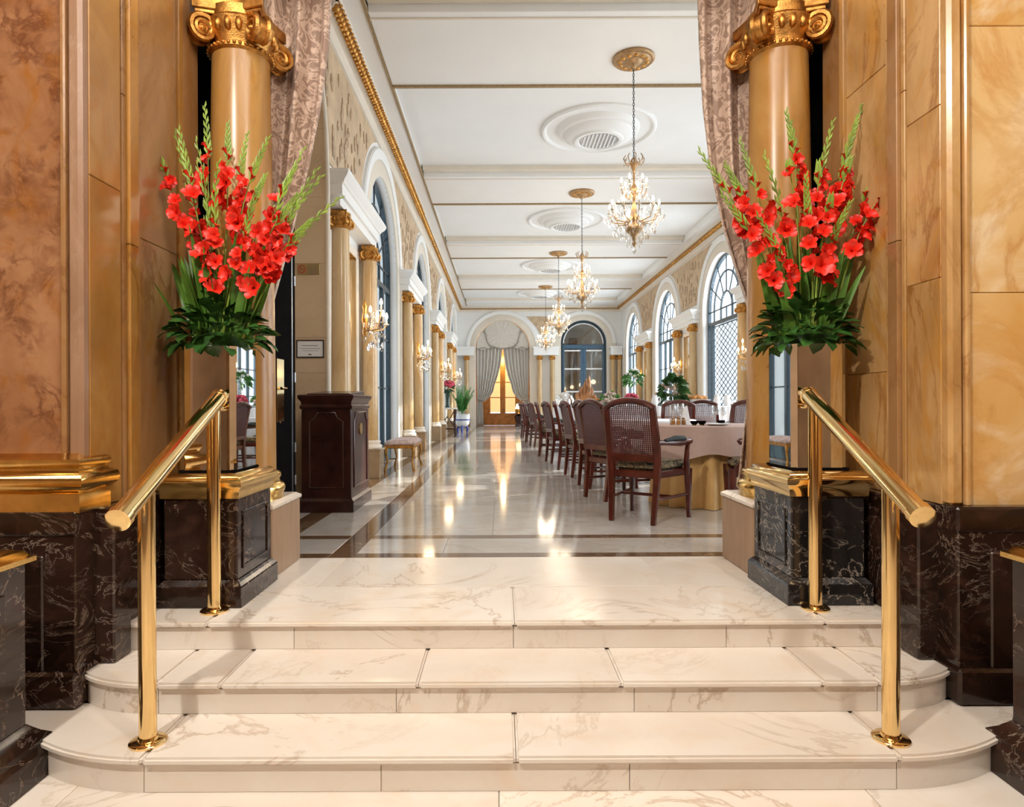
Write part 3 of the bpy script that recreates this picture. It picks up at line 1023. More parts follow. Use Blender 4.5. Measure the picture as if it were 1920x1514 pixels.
def entablature(wall, c, sg, xw):
    """white moulded block resting on a pair of columns"""
    y0, y1 = c - 1.02, c + 1.02
    xa, xb = sorted((xw, xw + sg * 0.22))
    pr = [(-0.03, 3.085), (-0.03, 3.18), (0.0, 3.19), (0.0, 3.30), (0.02, 3.31), (0.035, 3.34), (0.06, 3.36), (0.085, 3.40), (0.085, 3.43), (0.03, 3.45)]
    mb = MB()
    vs, fs = [], []
    for o, z in pr:
        if sg > 0:
            vs += [(xa, y0 - o, z), (xb + o, y0 - o, z), (xb + o, y1 + o, z), (xa, y1 + o, z)]
        else:
            vs += [(xa - o, y0 - o, z), (xb, y0 - o, z), (xb, y1 + o, z), (xa - o, y1 + o, z)]
    for k in range(len(pr) - 1):
        for i in range(4):
            j = (i + 1) % 4
            fs.append((k * 4 + i, k * 4 + j, k * 4 + 4 + j, k * 4 + 4 + i))
    q = len(vs)
    fs += [(3, 2, 1, 0), (q - 4, q - 3, q - 2, q - 1)]
    part('entablature_block', mb.add(vs, fs), M['plaster'], wall, 0, 30)


for c in PAIRS:
    entablature(wl, c, 1, XL)
    entablature(wr, c, -1, XR)


def cornice(wall, sg, xw, xf):
    d = abs(xf - xw)
    prof = [(0, 4.98), (0.03, 4.985), (0.05, 5.01), (0.07, 5.03), (0.08, 5.05), (d * 0.75, 5.09), (d * 0.8, 5.12), (d, 5.14), (d, ZC + 0.02), (0, ZC + 0.02)]
    poly = [(xw + sg * a, z) for a, z in prof]
    part('cornice', MB().prism(poly, YF if sg < 0 else 6.6, YB, 'xz'), M['cream'], wall, 0, 30)
    mb = MB()
    yy = (YF if sg < 0 else 6.6) + 0.05
    i = 0
    while yy < YB - 0.05:
        stp = 0.085 if yy < 16 else 0.16
        x = xw + sg * (d * 0.80)
        mb.ball((x, yy, 5.10), 0.05, stp * 0.46, 0.05, 6, 4)
        if yy < 14:
            mb.ball((x + sg * 0.045, yy + stp / 2, 5.14), 0.024, n=5, m=3)
            mb.ball((x - sg * 0.01, yy + stp / 2, 5.05), 0.024, n=5, m=3)
        yy += stp
    g = part('gilt_leaf_row', mb, M['gilt'], wall, 0, 60, kind='stuff', label='gilded leaf moulding')
    part('gilt_fillet', MB().box(*sorted((xw + sg * (d + 0.001), xw + sg * (d - 0.03))), YF if sg < 0 else 6.6, YB, 5.135, 5.165), M['gilt2'], wall, 0, 0)


cornice(wl, 1, XL, XLc)
cornice(wr, -1, XR, XRc)
part('cornice', MB().prism([(YB, 4.98), (YB - 0.03, 4.98), (YB - 0.06, 5.05), (YB - 0.18, 5.10), (YB - 0.22, 5.14), (YB - 0.22, ZC + 0.02), (YB, ZC + 0.02)], XL, XR, 'yz'), M['cream'], wb, 0, 30)
part('gilt_fillet', MB().box(XLc, XRc, YB - 0.235, YB - 0.20, 5.06, 5.11), M['gilt2'], wb, 0, 0)
# far wall: cream panels and entablature pieces over the far columns
for a, b in ((XL + 0.02, -1.14), (1.44, 2.52), (4.76, XR - 0.02)):
    part('entablature_block', MB().box(a, b, YB - 0.40, YB, 3.07, 3.40).box(a - 0.03, b + 0.03, YB - 0.44, YB, 3.36, 3.44), M['plaster'], wb, 0.01, 0)
part('spandrel_panel', MB().prism([(1.80, 3.9), (1.95, 3.9), (2.46, 4.78), (1.15, 4.78), (1.6, 4.3)], YB - 0.02, YB, 'xz'), M['tanpanel'], wb, 0, 0)

# ceiling
ce = tag(part('ceiling_hall', MB().box(XL - 0.5, XR + 0.5, 3.6, YB + 0.5, ZC + 0.17, ZC + 0.42), M['ceil']), 'white coffered ceiling of the dining hall', 'ceiling', kind='structure')
part('side_margin', MB().box(XL - 0.6, XLc + 0.20, YF, YB, ZC, ZC + 0.2), M['ceil'], ce, 0, 0)
part('side_margin', MB().box(XRc - 0.20, XR, YF, YB, ZC, ZC + 0.2), M['ceil'], ce, 0, 0)
part('side_fillet', MB().box(XLc + 0.20, XLc + 0.23, YF, YB, ZC - 0.012, ZC + 0.05), M['beadline'], ce, 0, 0)
for i, c in enumerate([2.70] + PAIRS + [27.6]):
    a, b = c - 0.80, c + 0.82
    if i == 0:
        a, b = 3.6, 3.9
    if i == 5:
        b = YB
    bm_ = part('ceiling_beam', MB().box(XLc + 0.23, XRc - 0.201, a, b, ZC, ZC + 0.2), M['ceil'], ce, 0.006, 0)
    part('beam_step', MB().box(XLc + 0.23, XRc - 0.21, a - 0.14, a, ZC + 0.085, ZC + 0.2), M['cream'], bm_, 0.006, 0)
    part('beam_step', MB().box(XLc + 0.23, XRc - 0.21, b, b + 0.16, ZC + 0.085, ZC + 0.2), M['ceil'], bm_, 0.006, 0)
    if 0 < i < 5:
        part('gilt_bead', MB().box(XLc + 0.23, XRc - 0.21, b - 0.035, b + 0.012, ZC - 0.028, ZC + 0.01), M['beadline'], bm_, 0.004, 0)
        part('beam_fillet', MB().box(XLc + 0.23, XRc - 0.21, a + 0.10, a + 0.13, ZC - 0.012, ZC + 0.01), M['cream'], bm_, 0.003, 0)

# ceiling vents
for i, c in enumerate(ARCH[1:]):
    t = thing('ceiling_vent', 'round stepped plaster air vent, %s from the lobby' % ORD[i], 'vent', (HC - 0.06, c + 0.05, ZC + 0.17), group='round ceiling vents')
    part('plaster_ring', MB().lathe([(0.92, 0.0), (0.92, -0.03), (0.89, -0.05), (0.86, -0.045), (0.83, -0.012), (0.66, -0.012), (0.63, -0.07), (0.60, -0.09), (0.56, -0.09), (0.53, -0.13), (0.46, -0.17), (0.40, -0.18), (0.38, -0.21), (0.33, -0.21), (0.31, -0.19), (0.30, 0.0)], 56), M['ceil'], t, 0, 35)
    g = part('grille', MB().lathe([(0.305, -0.18), (0.305, -0.17)], 40), M['vent'], t, 0, 0)
    for k in range(9):
        x = -0.24 + 0.06 * k
        h = math.sqrt(0.29 ** 2 - x * x)
        part('louvre', MB().box(x - 0.012, x + 0.012, -h, h, -0.205, -0.18), M['white'], g, 0.002, 0)


# ------------------------------------------------------------------ windows
def ring_sector(r0, r1, a0, a1, y0, y1, n, cz, th=0):
    return MB().arcsweep([(r0, y0), (r1, y0), (r1, y1), (r0, y1)], 0, cz, a0, a1, n, lambda s, z, t: (s, t, z))


def hall_window(kind):
    """tall arched metal window; local x along the wall, y through it, origin on the floor"""
    lab = 'x'
    t = thing('window_1', lab, 'window', kind='structure')
    fw = 0.055
    r = RA - 0.01
    part('frame', ring_sector(r - fw, r, 0, PI, -0.04, 0.04, 32, ZS).box(-r, -r + fw, -0.04, 0.04, 0.0, ZS).box(r - fw, r, -0.04, 0.04, 0.0, ZS).box(-r, r, -0.04, 0.04, 0, 0.30), M['frame'], t, 0, 30)
    part('transom', MB().box(-r + fw, r - fw, -0.035, 0.035, 2.93, 3.02), M['frame'], t, 0.004, 0)
    zt = 3.02
    part('arch_bar', ring_sector(0.86, 0.895, 0, PI, -0.02, 0.02, 26, ZS).box(-0.895, -0.86, -0.02, 0.02, zt, ZS).box(0.86, 0.895, -0.02, 0.02, zt, ZS), M['iron'], t, 0, 30)
    part('arch_bar', ring_sector(0.37, 0.405, 0, PI, -0.02, 0.02, 18, ZS).box(-0.405, -0.37, -0.02, 0.02, zt, ZS).box(0.37, 0.405, -0.02, 0.02, zt, ZS), M['iron'], t, 0, 30)
    for a in (30, 60, 90, 120, 150):
        c, s_ = math.cos(R(a)), math.sin(R(a))
        part('fan_bar', MB().tube([(0.39 * c, 0, ZS + 0.39 * s_), (r * c, 0, ZS + r * s_)], 0.016, 6), M['iron'], t, 0, 40)
    part('cross_bar', MB().box(-r + fw, r - fw, -0.014, 0.014, ZS + 0.0, ZS + 0.03), M['iron'], t, 0, 0)
    part('cross_bar', MB().box(-0.012, 0.012, -0.012, 0.012, zt, ZS), M['iron'], t, 0, 0)
    # panes of the fan light
    edges = [0, 30, 60, 90, 120, 150, 180]
    for a0, a1 in zip(edges[:-1], edges[1:]):
        part('pane', ring_sector(0.40, r - fw, R(a0), R(a1), -0.003, 0.003, 6, ZS), M['pane'], t, 0, 0)
    part('pane', ring_sector(0.0, 0.372, 0, PI, -0.003, 0.003, 12, ZS), M['pane'], t, 0, 0)
    part('pane', MB().box(-r + fw, r - fw, -0.003, 0.003, zt, ZS), M['pane'], t, 0, 0)
    xs = [-r + fw, -0.62, 0.0, 0.62, r - fw] if kind != 'lattice' else [-r + fw, r - 0.30, r - fw]
    for k, x in enumerate(xs[1:-1]):
        w = 0.05 if k == 1 else 0.045
        part('mullion', MB().box(x - w, x + w, -0.035, 0.035, 0.30, 2.93), M['frame'], t, 0.004, 0)
    for x0, x1 in zip(xs[:-1], xs[1:]):
        for z0, z1 in ((0.30, 1.25), (1.25, 2.10), (2.10, 2.93)):
            part('pane', MB().box(x0 + 0.01, x1 - 0.01, -0.003, 0.003, z0 + 0.004, z1 - 0.004), M['pane'], t, 0, 0)
        for z in ((1.25, 2.10) if kind != 'lattice' else ()):
            part('glazing_bar', MB().box(x0 + 0.01, x1 - 0.01, -0.015, 0.015, z - 0.014, z + 0.014), M['frame'], t, 0, 0)
    if kind == 'lattice':
        mb = MB()
        x0, x1, z0, z1 = -r + 0.14, r - 0.14, 0.35, 2.90
        stp = 0.30
        sl = 0.52
        k = -int((z1 - z0) / sl / stp) - 1
        while x0 + k * stp < x1:
            for sg in (1, -1):
                xa = x0 + k * stp
                if sg > 0:
                    p, q = [xa, z0], [xa + (z1 - z0) / sl, z1]
                    if p[0] < x0:
                        p = [x0, z0 + (x0 - xa) * sl]
                    if q[0] > x1:
                        q = [x1, z0 + (x1 - xa) * sl]
                else:
                    p, q = [xa, z1], [xa + (z1 - z0) / sl, z0]
                    if p[0] < x0:
                        p = [x0, z1 - (x0 - xa) * sl]
                    if q[0] > x1:
                        q = [x1, z1 - (x1 - xa) * sl]
                if q[0] - p[0] > 0.03:
                    mb.tube([(p[0], -0.07 - 0.008 * sg, p[1]), (q[0], -0.07 - 0.008 * sg, q[1])], 0.011, 4)
            k += 1
        part('lattice', mb, M['iron'], t, 0, 0, kind='stuff', label='diagonal iron trellis')
        part('lattice_frame', MB().box(x0 - 0.02, x1 + 0.02, -0.085, -0.055, z0 - 0.03, z0).box(x0 - 0.02, x1 + 0.02, -0.085, -0.055, z1, z1 + 0.03)
             .box(x0 - 0.03, x0, -0.085, -0.055, z0, z1).box(x1, x1 + 0.03, -0.085, -0.055, z0, z1), M['iron'], t, 0, 0)
    return t


wn = 1
proto = hall_window('plain')
first = True
for i, c in enumerate(ARCH[1:]):
    lb = 'arched blue-grey metal window in the left wall, %s from the lobby' % ORD[i]
    if first:
        o = proto
        o.location = (XL - 0.14, c, 0)
        o.rotation_euler = (0, 0, R(90))
        o['label'] = lb
        first = False
    else:
        o = dup(proto, (XL - 0.14, c, 0), R(90), lb)
    o.name = 'window_%d' % wn
    wn += 1
latt = hall_window('lattice')
latt.location = (XR + 0.14, ARCH[2], 0)
latt.rotation_euler = (0, 0, R(90))
latt['label'] = 'arched window with diagonal iron trellis in the right wall beside the red flowers'
latt.name = 'window_%d' % wn
wn += 1
for i, c in ((0, ARCH[0]), (1, ARCH[1]), (3, ARCH[3]), (4, ARCH[4])):
    o = dup(proto if i > 0 else latt, (XR + 0.14, c, 0), R(90), 'arched blue-grey metal window in the right wall, %s from the lobby' % ORD[i])
    o.name = 'window_%d' % wn
    wn += 1

# unseen wing added outside to keep the sun out of the first right window
ow = tag(part('wall_sun_block', MB().box(7.6, 8.0, 1.5, 9.4, -0.3, 7.5), M['beige']), 'added pale stone wing, unseen, blocking the sun outside the first right window', 'wall', kind='structure')
for yw in (3.0, 5.2, 7.4):
    part('sun_block_window', MB().box(7.57, 7.62, yw - 0.5, yw + 0.5, 0.8, 3.0), M['frame'], ow, 0, 0)

# far glazed doors
c, r, zs = FA[1]
t = thing('window_%d' % wn, 'blue framed arched glass doors in the far wall', 'window', (c, YB + 0.2, 0), kind='structure')
fw = 0.11
part('frame', ring_sector(r - fw, r, 0, PI, -0.05, 0.05, 30, zs).box(-r, -r + fw, -0.05, 0.05, 0, zs).box(r - fw, r, -0.05, 0.05, 0, zs), M['frame'], t, 0, 30)
M['bluepaint'] = plain('slate_blue_paint', (0.045, 0.10, 0.16), 0.35, var=0.15)
part('transom', MB().box(-r + fw, r - fw, -0.06, 0.06, 3.38, 3.56), M['bluepaint'], t, 0.006, 0)
for a, b in ((-r + fw, -r + fw + 0.06), (-0.12, -0.002), (0.002, 0.12), (r - fw - 0.06, r - fw)):
    part('door_stile', MB().box(a, b, -0.05, 0.05, 0.0, 3.38), M['bluepaint'], t, 0.004, 0)
for a, b in ((-r + fw + 0.06, -0.12), (0.12, r - fw - 0.06)):
    for z in (0.45, 1.5, 2.5, 3.3):
        part('door_rail', MB().box(a, b, -0.03, 0.03, z - 0.03, z + 0.03), M['white'], t, 0.003, 0)
    for z0, z1 in ((0.48, 1.47), (1.53, 2.47), (2.53, 3.27)):
        part('pane', MB().box(a, b, -0.003, 0.003, z0, z1), M['pane'], t, 0, 0)
part('pane', ring_sector(0, r - fw, 0, PI, -0.003, 0.003, 20, zs), M['pane'], t, 0, 0)
part('fan_rim', ring_sector(r - fw - 0.045, r - fw, 0, PI, -0.03, 0.03, 24, zs), M['white'], t, 0, 30)
# what is seen through the far glass: a neighbouring wing, right wall and roof added to dim it
nb = tag(part('wall_beyond', MB().box(1.75, 6.1, YB + 5.5, YB + 5.7, 0, 5.5).box(1.75, 1.85, YB + 0.36, YB + 5.7, 0, 5.5).box(6.0, 6.1, YB + 0.36, YB + 5.7, 0, 5.5).box(1.75, 6.1, YB + 0.36, YB + 5.7, 5.5, 5.6), M['cream']), 'pale walls of the room behind the far glass doors', 'wall', kind='structure')
part('pilaster', MB().box(2.0, 2.4, YB + 5.3, YB + 5.5, 0, 4.4).box(3.6, 4.0, YB + 5.3, YB + 5.5, 0, 4.4), M['tan'], nb, 0, 0)
tag(part('floor_beyond', MB().box(-3.5, 5.9, YB + 0.2, YB + 5.7, -0.2, -0.01), M['plinth']), 'floor of the rooms behind the far arches', 'floor', kind='structure')

# ------------------------------------------------------------------ marble columns of the hall
rc = 0.104


def hall_column():
    t = thing('marble_column', 'x', 'column', group='marble columns along the hall')
    part('plinth', MB().ring(-0.15, 0.15, -0.15, 0.15, [(0.0, 0), (0.0, 0.36), (0.012, 0.368), (0.012, 0.385), (-0.02, 0.395)]), M['plinth'], t, 0.004, 0)
    part('base', MB().lathe([(0.152, 0.39), (0.158, 0.41), (0.152, 0.435), (0.132, 0.445), (0.130, 0.462), (0.138, 0.475), (0.132, 0.492), (0.116, 0.50)], 24), M['step'], t, 0, 50)
    part('shaft', MB().lathe([(rc * 1.0, 0.495), (rc * 1.0, 1.2), (rc * 0.96, 2.0), (rc * 0.9, 2.88)], 24), M['hallcol'], t, 0, 50)
    ionic_capital(t, 2.875, rc * 0.92, 0.80, sp=0.72)
    return t


hc0 = hall_column()
n = 0
for side, x in (('left', -1.73), ('right', 5.13)):
    k = 0
    for c in PAIRS:
        for dy in (-0.78, 0.78):
            lb = 'honey marble column with gilt capital, %s from the lobby along the %s wall' % (ORD[k], side)
            if n == 0:
                hc0.location = (x, c + dy, 0)
                hc0['label'] = lb
            else:
                dup(hc0, (x, c + dy, 0), 0, lb)
            n += 1
            k += 1
for x, lb in ((-1.45, 'marble column left of the striped curtain at the far wall'), (1.72, 'marble column just right of the striped curtain at the far wall'),
              (2.26, 'marble column just left of the blue glass doors'), (4.88, 'marble column just right of the blue glass doors'), (5.16, 'marble column in the far right corner of the hall')):
    dup(hc0, (x, YB - 0.2, 0), 0, lb)

# ------------------------------------------------------------------ mirrors and sconces between the columns
def mirror_thing():
    t = thing('wall_mirror', 'x', 'mirror', group='tall mirrors between the columns')
    part('glass', MB().box(-0.50, 0.50, -0.03, -0.012, 0.72, 2.86), M['mirror'], t, 0, 0)
    part('frame', MB().box(-0.58, -0.49, -0.04, 0.0, 0.62, 2.95).box(0.49, 0.58, -0.04, 0.0, 0.62, 2.95).box(-0.58, 0.58, -0.04, 0.0, 0.62, 0.73).box(-0.58, 0.58, -0.04, 0.0, 2.85, 2.95), M['cream'], t, 0.006, 0)
    part('backing', MB().box(-0.57, 0.57, -0.012, 0.0, 0.63, 2.94), M['cream'], t, 0, 0)
    part('apron', MB().box(-0.60, 0.60, -0.06, 0.0, 0.0, 0.62), M['beige'], t, 0.006, 0)
    return t


def candle(parent, x, y, z, s=1.0, arm=None):
    a = part('arm', arm, M['gilt2'], parent, 0, 50)
    part('candle', MB().lathe([(0.010 * s, z), (0.026 * s, z + 0.006 * s), (0.024 * s, z + 0.014 * s), (0.009 * s, z + 0.016 * s), (0.009 * s, z + 0.062 * s)], 8, (x, y, 0)), M['cream'], a, 0, 50)
    part('bulb', MB().lathe([(0.006 * s, z + 0.062 * s), (0.015 * s, z + 0.078 * s), (0.014 * s, z + 0.095 * s), (0.004 * s, z + 0.125 * s)], 8, (x, y, 0)), M['bulb'], a, 0, 60)
    return a


def sconce_thing():
    """local y- points into the room"""
    t = thing('crystal_sconce', 'x', 'sconce', group='crystal candle sconces on the mirrors')
    part('backplate', MB().lathe([(0.012, 0), (0.03, 0.04), (0.02, 0.12), (0.04, 0.2), (0.02, 0.3), (0.03, 0.36), (0.004, 0.44)], 10, (0, -0.03, 1.80)), M['gilt'], t, 0, 50)
    rnd = random.Random(4)
    mb = MB()
    for i, (a, r, zz) in enumerate(((-62, 0.24, 1.98), (-25, 0.27, 1.94), (25, 0.27, 1.94), (62, 0.24, 1.98), (0, 0.20, 2.10))):
        x, y = r * math.sin(R(a)), -0.03 - r * math.cos(R(a))
        candle(t, x, y, zz, 1.25, MB().tube([(0, -0.03, 1.93), (x * 0.35, -0.03 + (y + 0.03) * 0.35, 1.86), (x * 0.8, -0.03 + (y + 0.03) * 0.8, 1.88), (x, y, zz)], [0.012, 0.010, 0.009, 0.008], 6))
        for k in range(9):
            q = rnd.random()
            mb.octa((x * q + rnd.uniform(-.04, .04), -0.03 + (y + 0.03) * q + rnd.uniform(-.03, .03), 1.72 + rnd.random() * 0.36), rnd.uniform(0.012, 0.02), rnd.uniform(0.03, 0.055))
    for k in range(16):
        a = 2 * PI * k / 16
        mb.octa((0.09 * math.cos(a), -0.16 + 0.09 * math.sin(a), 1.68 + 0.03 * math.sin(3 * a)), 0.014, 0.05)
    part('crystal_drops', mb, M['crystal'], t, 0, 0, kind='stuff')
    return t


mi0, sc0 = mirror_thing(), sconce_thing()
n = 0
for side, x, rz in (('left', XL, R(90)), ('right', XR, R(-90))):
    for i, c in enumerate(PAIRS):
        la = 'tall cream framed mirror between the %s pair of columns on the %s wall' % (ORD[i], side)
        lb = 'lit crystal sconce between the %s pair of columns on the %s wall' % (ORD[i], side)
        xs_ = x + (0.045 if side == 'left' else -0.045) + (0.16 if side == 'left' else -0.16)
        if n == 0:
            mi0.location, mi0.rotation_euler = (x, c, 0), (0, 0, rz)
            sc0.location, sc0.rotation_euler = (xs_, c, 0), (0, 0, rz)
            mi0['label'], sc0['label'] = la, lb
        else:
            dup(mi0, (x, c, 0), rz, la)
            dup(sc0, (xs_, c, 0), rz, lb)
        n += 1
        light('sconce_glow', 'POINT', (xs_ + (0.22 if side == 'left' else -0.22), c, 2.1), 7, (1.0, 0.72, 0.42), shadow_soft_size=0.12)


# ------------------------------------------------------------------ chandeliers
def chandelier():
    """local origin at the ceiling"""
    t = thing('crystal_chandelier', 'x', 'chandelier', group='crystal chandeliers in a row')
    ro = part('ceiling_rose', MB().lathe([(0.255, 0.0), (0.26, -0.02), (0.24, -0.04), (0.21, -0.035), (0.19, -0.05), (0.14, -0.055), (0.11, -0.05), (0.08, -0.075), (0.045, -0.085), (0.03, -0.12), (0.006, -0.13)], 40), M['gilt2'], t, 0, 45)
    mb = MB()
    for k in range(12):
        a = 2 * PI * k / 12
        mb.ball((0.165 * math.cos(a), 0.165 * math.sin(a), -0.05), 0.032, 0.032, 0.018, 6, 4)
    part('rose_petals', mb, M['gilt'], ro, 0, 60, kind='stuff')
    z = -0.12
    k = 0
    ln = None
    while z > -1.22:
        a = R(90 * (k % 2))
        pts = []
        for j in range(9):
            b = 2 * PI * j / 8
            pts.append((0.010 * math.cos(b) * math.cos(a), 0.010 * math.cos(b) * math.sin(a), z - 0.018 + 0.022 * math.sin(b)))
        ln = part('chain_link', MB().tube(pts, 0.0042, 5), M['iron'], t, 0, 50)
        z -= 0.036
        k += 1
    part('stem', MB().lathe([(0.008, -1.22), (0.035, -1.25), (0.05, -1.29), (0.03, -1.36), (0.014, -1.40), (0.012, -1.55), (0.03, -1.58), (0.045, -1.62), (0.02, -1.66), (0.016, -1.78), (0.035, -1.86), (0.045, -1.92), (0.028, -1.98), (0.016, -2.02),
                             (0.05, -2.06), (0.10, -2.09), (0.11, -2.12), (0.07, -2.16), (0.03, -2.20), (0.02, -2.26), (0.03, -2.29), (0.004, -2.33)], 14), M['gilt2'], t, 0, 50)
    crown = MB()
    for k in range(8):
        a = 2 * PI * k / 8
        c, s_ = math.cos(a), math.sin(a)
        crown.tube([(0.03 * c, 0.03 * s_, -1.30), (0.10 * c, 0.10 * s_, -1.30), (0.13 * c, 0.13 * s_, -1.24), (0.10 * c, 0.10 * s_, -1.20)], 0.006, 5)
    part('crown', crown, M['gilt2'], t, 0, 50)
    rnd = random.Random(11)
    for tier, (cnt, rad, zc, zr) in enumerate(((6, 0.155, -1.60, -1.62), (10, 0.30, -1.90, -1.93), (5, 0.12, -2.04, -2.07))):
        for k in range(cnt):
            a = 2 * PI * (k + 0.5 * tier) / cnt
            c, s_ = math.cos(a), math.sin(a)
            dip = 0.10 if tier < 2 else 0.03
            arm = MB().tube([(0.02 * c, 0.02 * s_, zr - 0.02), (rad * 0.4 * c, rad * 0.4 * s_, zr - dip), (rad * 0.85 * c, rad * 0.85 * s_, zr - dip * 0.8), (rad * c, rad * s_, zc)], [0.010, 0.008, 0.007, 0.006], 6)
            candle(t, rad * c, rad * s_, zc, 1.05, arm)
    mb = MB()
    for rad, zz, cnt, sz in ((0.12, -1.28, 16, 0.03), (0.16, -1.68, 20, 0.035), (0.24, -1.78, 18, 0.03), (0.31, -2.00, 34, 0.045), (0.36, -1.98, 20, 0.05), (0.25, -2.12, 28, 0.045), (0.17, -2.20, 20, 0.04), (0.09, -2.28, 12, 0.035)):
        for k in range(cnt):
            a = 2 * PI * k / cnt + rnd.random() * 0.2
            mb.octa((rad * math.cos(a), rad * math.sin(a), zz + rnd.uniform(-0.03, 0.03)), 0.35 * sz, sz)
    # bead swags
    for k in range(10):
        a = 2 * PI * (k + 0.5) / 10
        for j in range(9):
            q = j / 8
            rr = 0.06 + 0.24 * q ** 1.4
            mb.octa((rr * math.cos(a), rr * math.sin(a), -1.42 - 0.44 * q - 0.06 * math.sin(PI * q)), 0.011, 0.015)
    mb.octa((0, 0, -2.37), 0.03, 0.05)
    part('crystal_drops', mb, M['crystal'], t, 0, 0, kind='stuff')
    return t


ch0 = chandelier()
CHY = [7.89, 12.90, 18.05, 23.2]
for i, yy in enumerate(CHY):
    lb = ['lit crystal chandelier nearest the lobby, largest in view', 'second lit crystal chandelier from the lobby', 'third lit crystal chandelier from the lobby', 'smallest and farthest lit crystal chandelier'][i]
    if i == 0:
        ch0.location = (HC, yy, ZC)
        ch0['label'] = lb
    else:
        dup(ch0, (HC, yy, ZC), 0, lb)
    light('chandelier_glow', 'POINT', (HC, yy, ZC - 1.75), 26, (1.0, 0.84, 0.64), shadow_soft_size=0.3)


# ------------------------------------------------------------------ far curtain, doors behind it, lamp
c0, r0, zs0 = FA[0]
t = thing('striped_curtain', 'grey striped silk curtain with sunburst valance tied back in the far left arch', 'curtain', (c0, YB + 0.12, 0))


def half_curtain(sg):
    prof = [(3.50, 0.01, 1.175), (3.0, 0.06, 1.175), (2.6, 0.12, 1.17), (2.2, 0.22, 1.16), (1.8, 0.36, 1.14), (1.5, 0.55, 1.13), (1.32, 0.74, 1.12), (1.22, 0.86, 1.12), (1.12, 0.90, 1.13), (0.9, 0.88, 1.15), (0.5, 0.86, 1.16), (0.02, 0.84, 1.17)]
    vs, fs = [], []
    n = 48
    fine = []
    for k in range(len(prof) - 1):
        for j in range(3):
            q = j / 3
            fine.append(tuple(prof[k][i] * (1 - q) + prof[k + 1][i] * q for i in range(3)))
    fine.append(prof[-1])
    for z, a, b in fine:
        sag = max(0, (z - 1.3)) * 0
        for i in range(n + 1):
            q = i / n
            amp = 0.05 * min(1, (b - a) / 0.6)
            zz = z - (0.18 * (1 - q) if 1.25 < z < 1.75 else 0)
            vs.append((sg * (a + (b - a) * q), -amp * math.cos(q * 2 * PI * 7.5), zz))
    for k in range(len(fine) - 1):
        for i in range(n):
            q = k * (n + 1) + i
            fs.append((q, q + 1, q + n + 2, q + n + 1))
    o = part('drape', MB().add(vs, fs), M['striped'], t, 0, 80)
    o.modifiers.new('thick', 'SOLIDIFY').thickness = 0.006
    part('tie_back', MB().tube([(sg * 0.86, -0.06, 1.14), (sg * 1.0, -0.075, 1.17), (sg * 1.14, -0.03, 1.22)], 0.03, 8), M['stripe_trim'], t, 0, 50)


half_curtain(-1)
half_curtain(1)
M['valance'] = plain('grey_beige_silk', (0.60, 0.55, 0.48), 0.6, var=0.06)
zt = zs0 + 0.0


def fan_gore(a0, a1, r_in, r_out, cz):
    return MB().arcsweep([(r_in, -0.10), (r_out, -0.06), (r_out, -0.05), (r_in, -0.09)], 0, cz, a0, a1, 3, lambda s_, z, d: (s_, d, z))


# pleated disc of the valance: narrow gores, each with its own fold
disc_c = 4.02
for k in range(20):
    a0, a1 = 2 * PI * k / 20, 2 * PI * (k + 1) / 20
    poly = []
    ex, ez = 0.80, 0.60
    m = (a0 + a1) / 2
    vs = [(0, -0.10, disc_c), (ex * math.cos(a0), -0.05, disc_c + ez * math.sin(a0)), (ex * math.cos(m), -0.065, disc_c + ez * math.sin(m)), (ex * math.cos(a1), -0.05, disc_c + ez * math.sin(a1)), (0, -0.03, disc_c)]
    part('valance_gore', MB().add(vs, [(0, 1, 2), (0, 2, 3), (4, 2, 1), (4, 3, 2)]), M['valance'], t, 0, 0)
for sg in (-1, 1):
    poly = [(sg * 0.52, 3.42), (sg * 0.74, 3.36), (sg * 0.95, 3.34), (sg * 1.13, 3.40), (sg * 1.13, zs0 + 0.30), (sg * 0.95, zs0 + 0.68), (sg * 0.80, zs0 + 0.62), (sg * 0.70, zs0 + 0.28)]
    part('valance_swag', MB().prism(poly, -0.055, -0.02, 'xz'), M['valance'], t, 0.01, 0)
    part('braid', MB().tube([(sg * 0.78, -0.085, zs0 + 0.72), (sg * 0.66, -0.085, zs0 + 0.2), (sg * 0.5, -0.085, 3.45)], 0.02, 6), M['stripe_trim'], t, 0, 50)
part('braid', MB().tube([(x / 10 * 1.12, -0.08, 3.40 - 0.04 * math.cos(x * PI / 2.5)) for x in range(-10, 11)], 0.02, 6), M['stripe_trim'], t, 0, 50)
part('valance_backing', ring_sector(0, r0 - 0.02, 0, PI, -0.012, 0.0, 20, zs0), M['valance'], t, 0, 0)

M['lobbywood'] = plain('honey_oak', (0.42, 0.20, 0.05), 0.35, var=0.3, scale=6)
t = thing('door_2', 'glowing amber glazed double door behind the striped curtain', 'door', (c0, YB + 1.5, 0), kind='structure')
part('door_surround', MB().box(-1.5, -0.62, -0.05, 0.05, 0, 4.4).box(0.62, 1.5, -0.05, 0.05, 0, 4.4).box(-0.62, 0.62, -0.05, 0.05, 3.2, 4.4).box(-1.5, 1.5, -0.06, 0.05, 0, 0.55), M['lobbywood'], t, 0.006, 0)
for a, b in ((-0.62, -0.07), (0.07, 0.62)):
    for z0, z1 in ((0.60, 1.25), (1.29, 1.95), (1.99, 2.60), (2.64, 3.18)):
        part('pane', MB().box(a + 0.05, b - 0.05, -0.01, 0.01, z0, z1), M['glow'], t, 0, 0)
    part('door_stile', MB().box(a, a + 0.05, -0.03, 0.03, 0.55, 3.2).box(b - 0.05, b, -0.03, 0.03, 0.55, 3.2), M['lobbywood'], t, 0.003, 0)
part('door_meeting_stile', MB().box(-0.07, 0.07, -0.04, 0.04, 0.55, 3.2), M['lobbywood'], t, 0.004, 0)
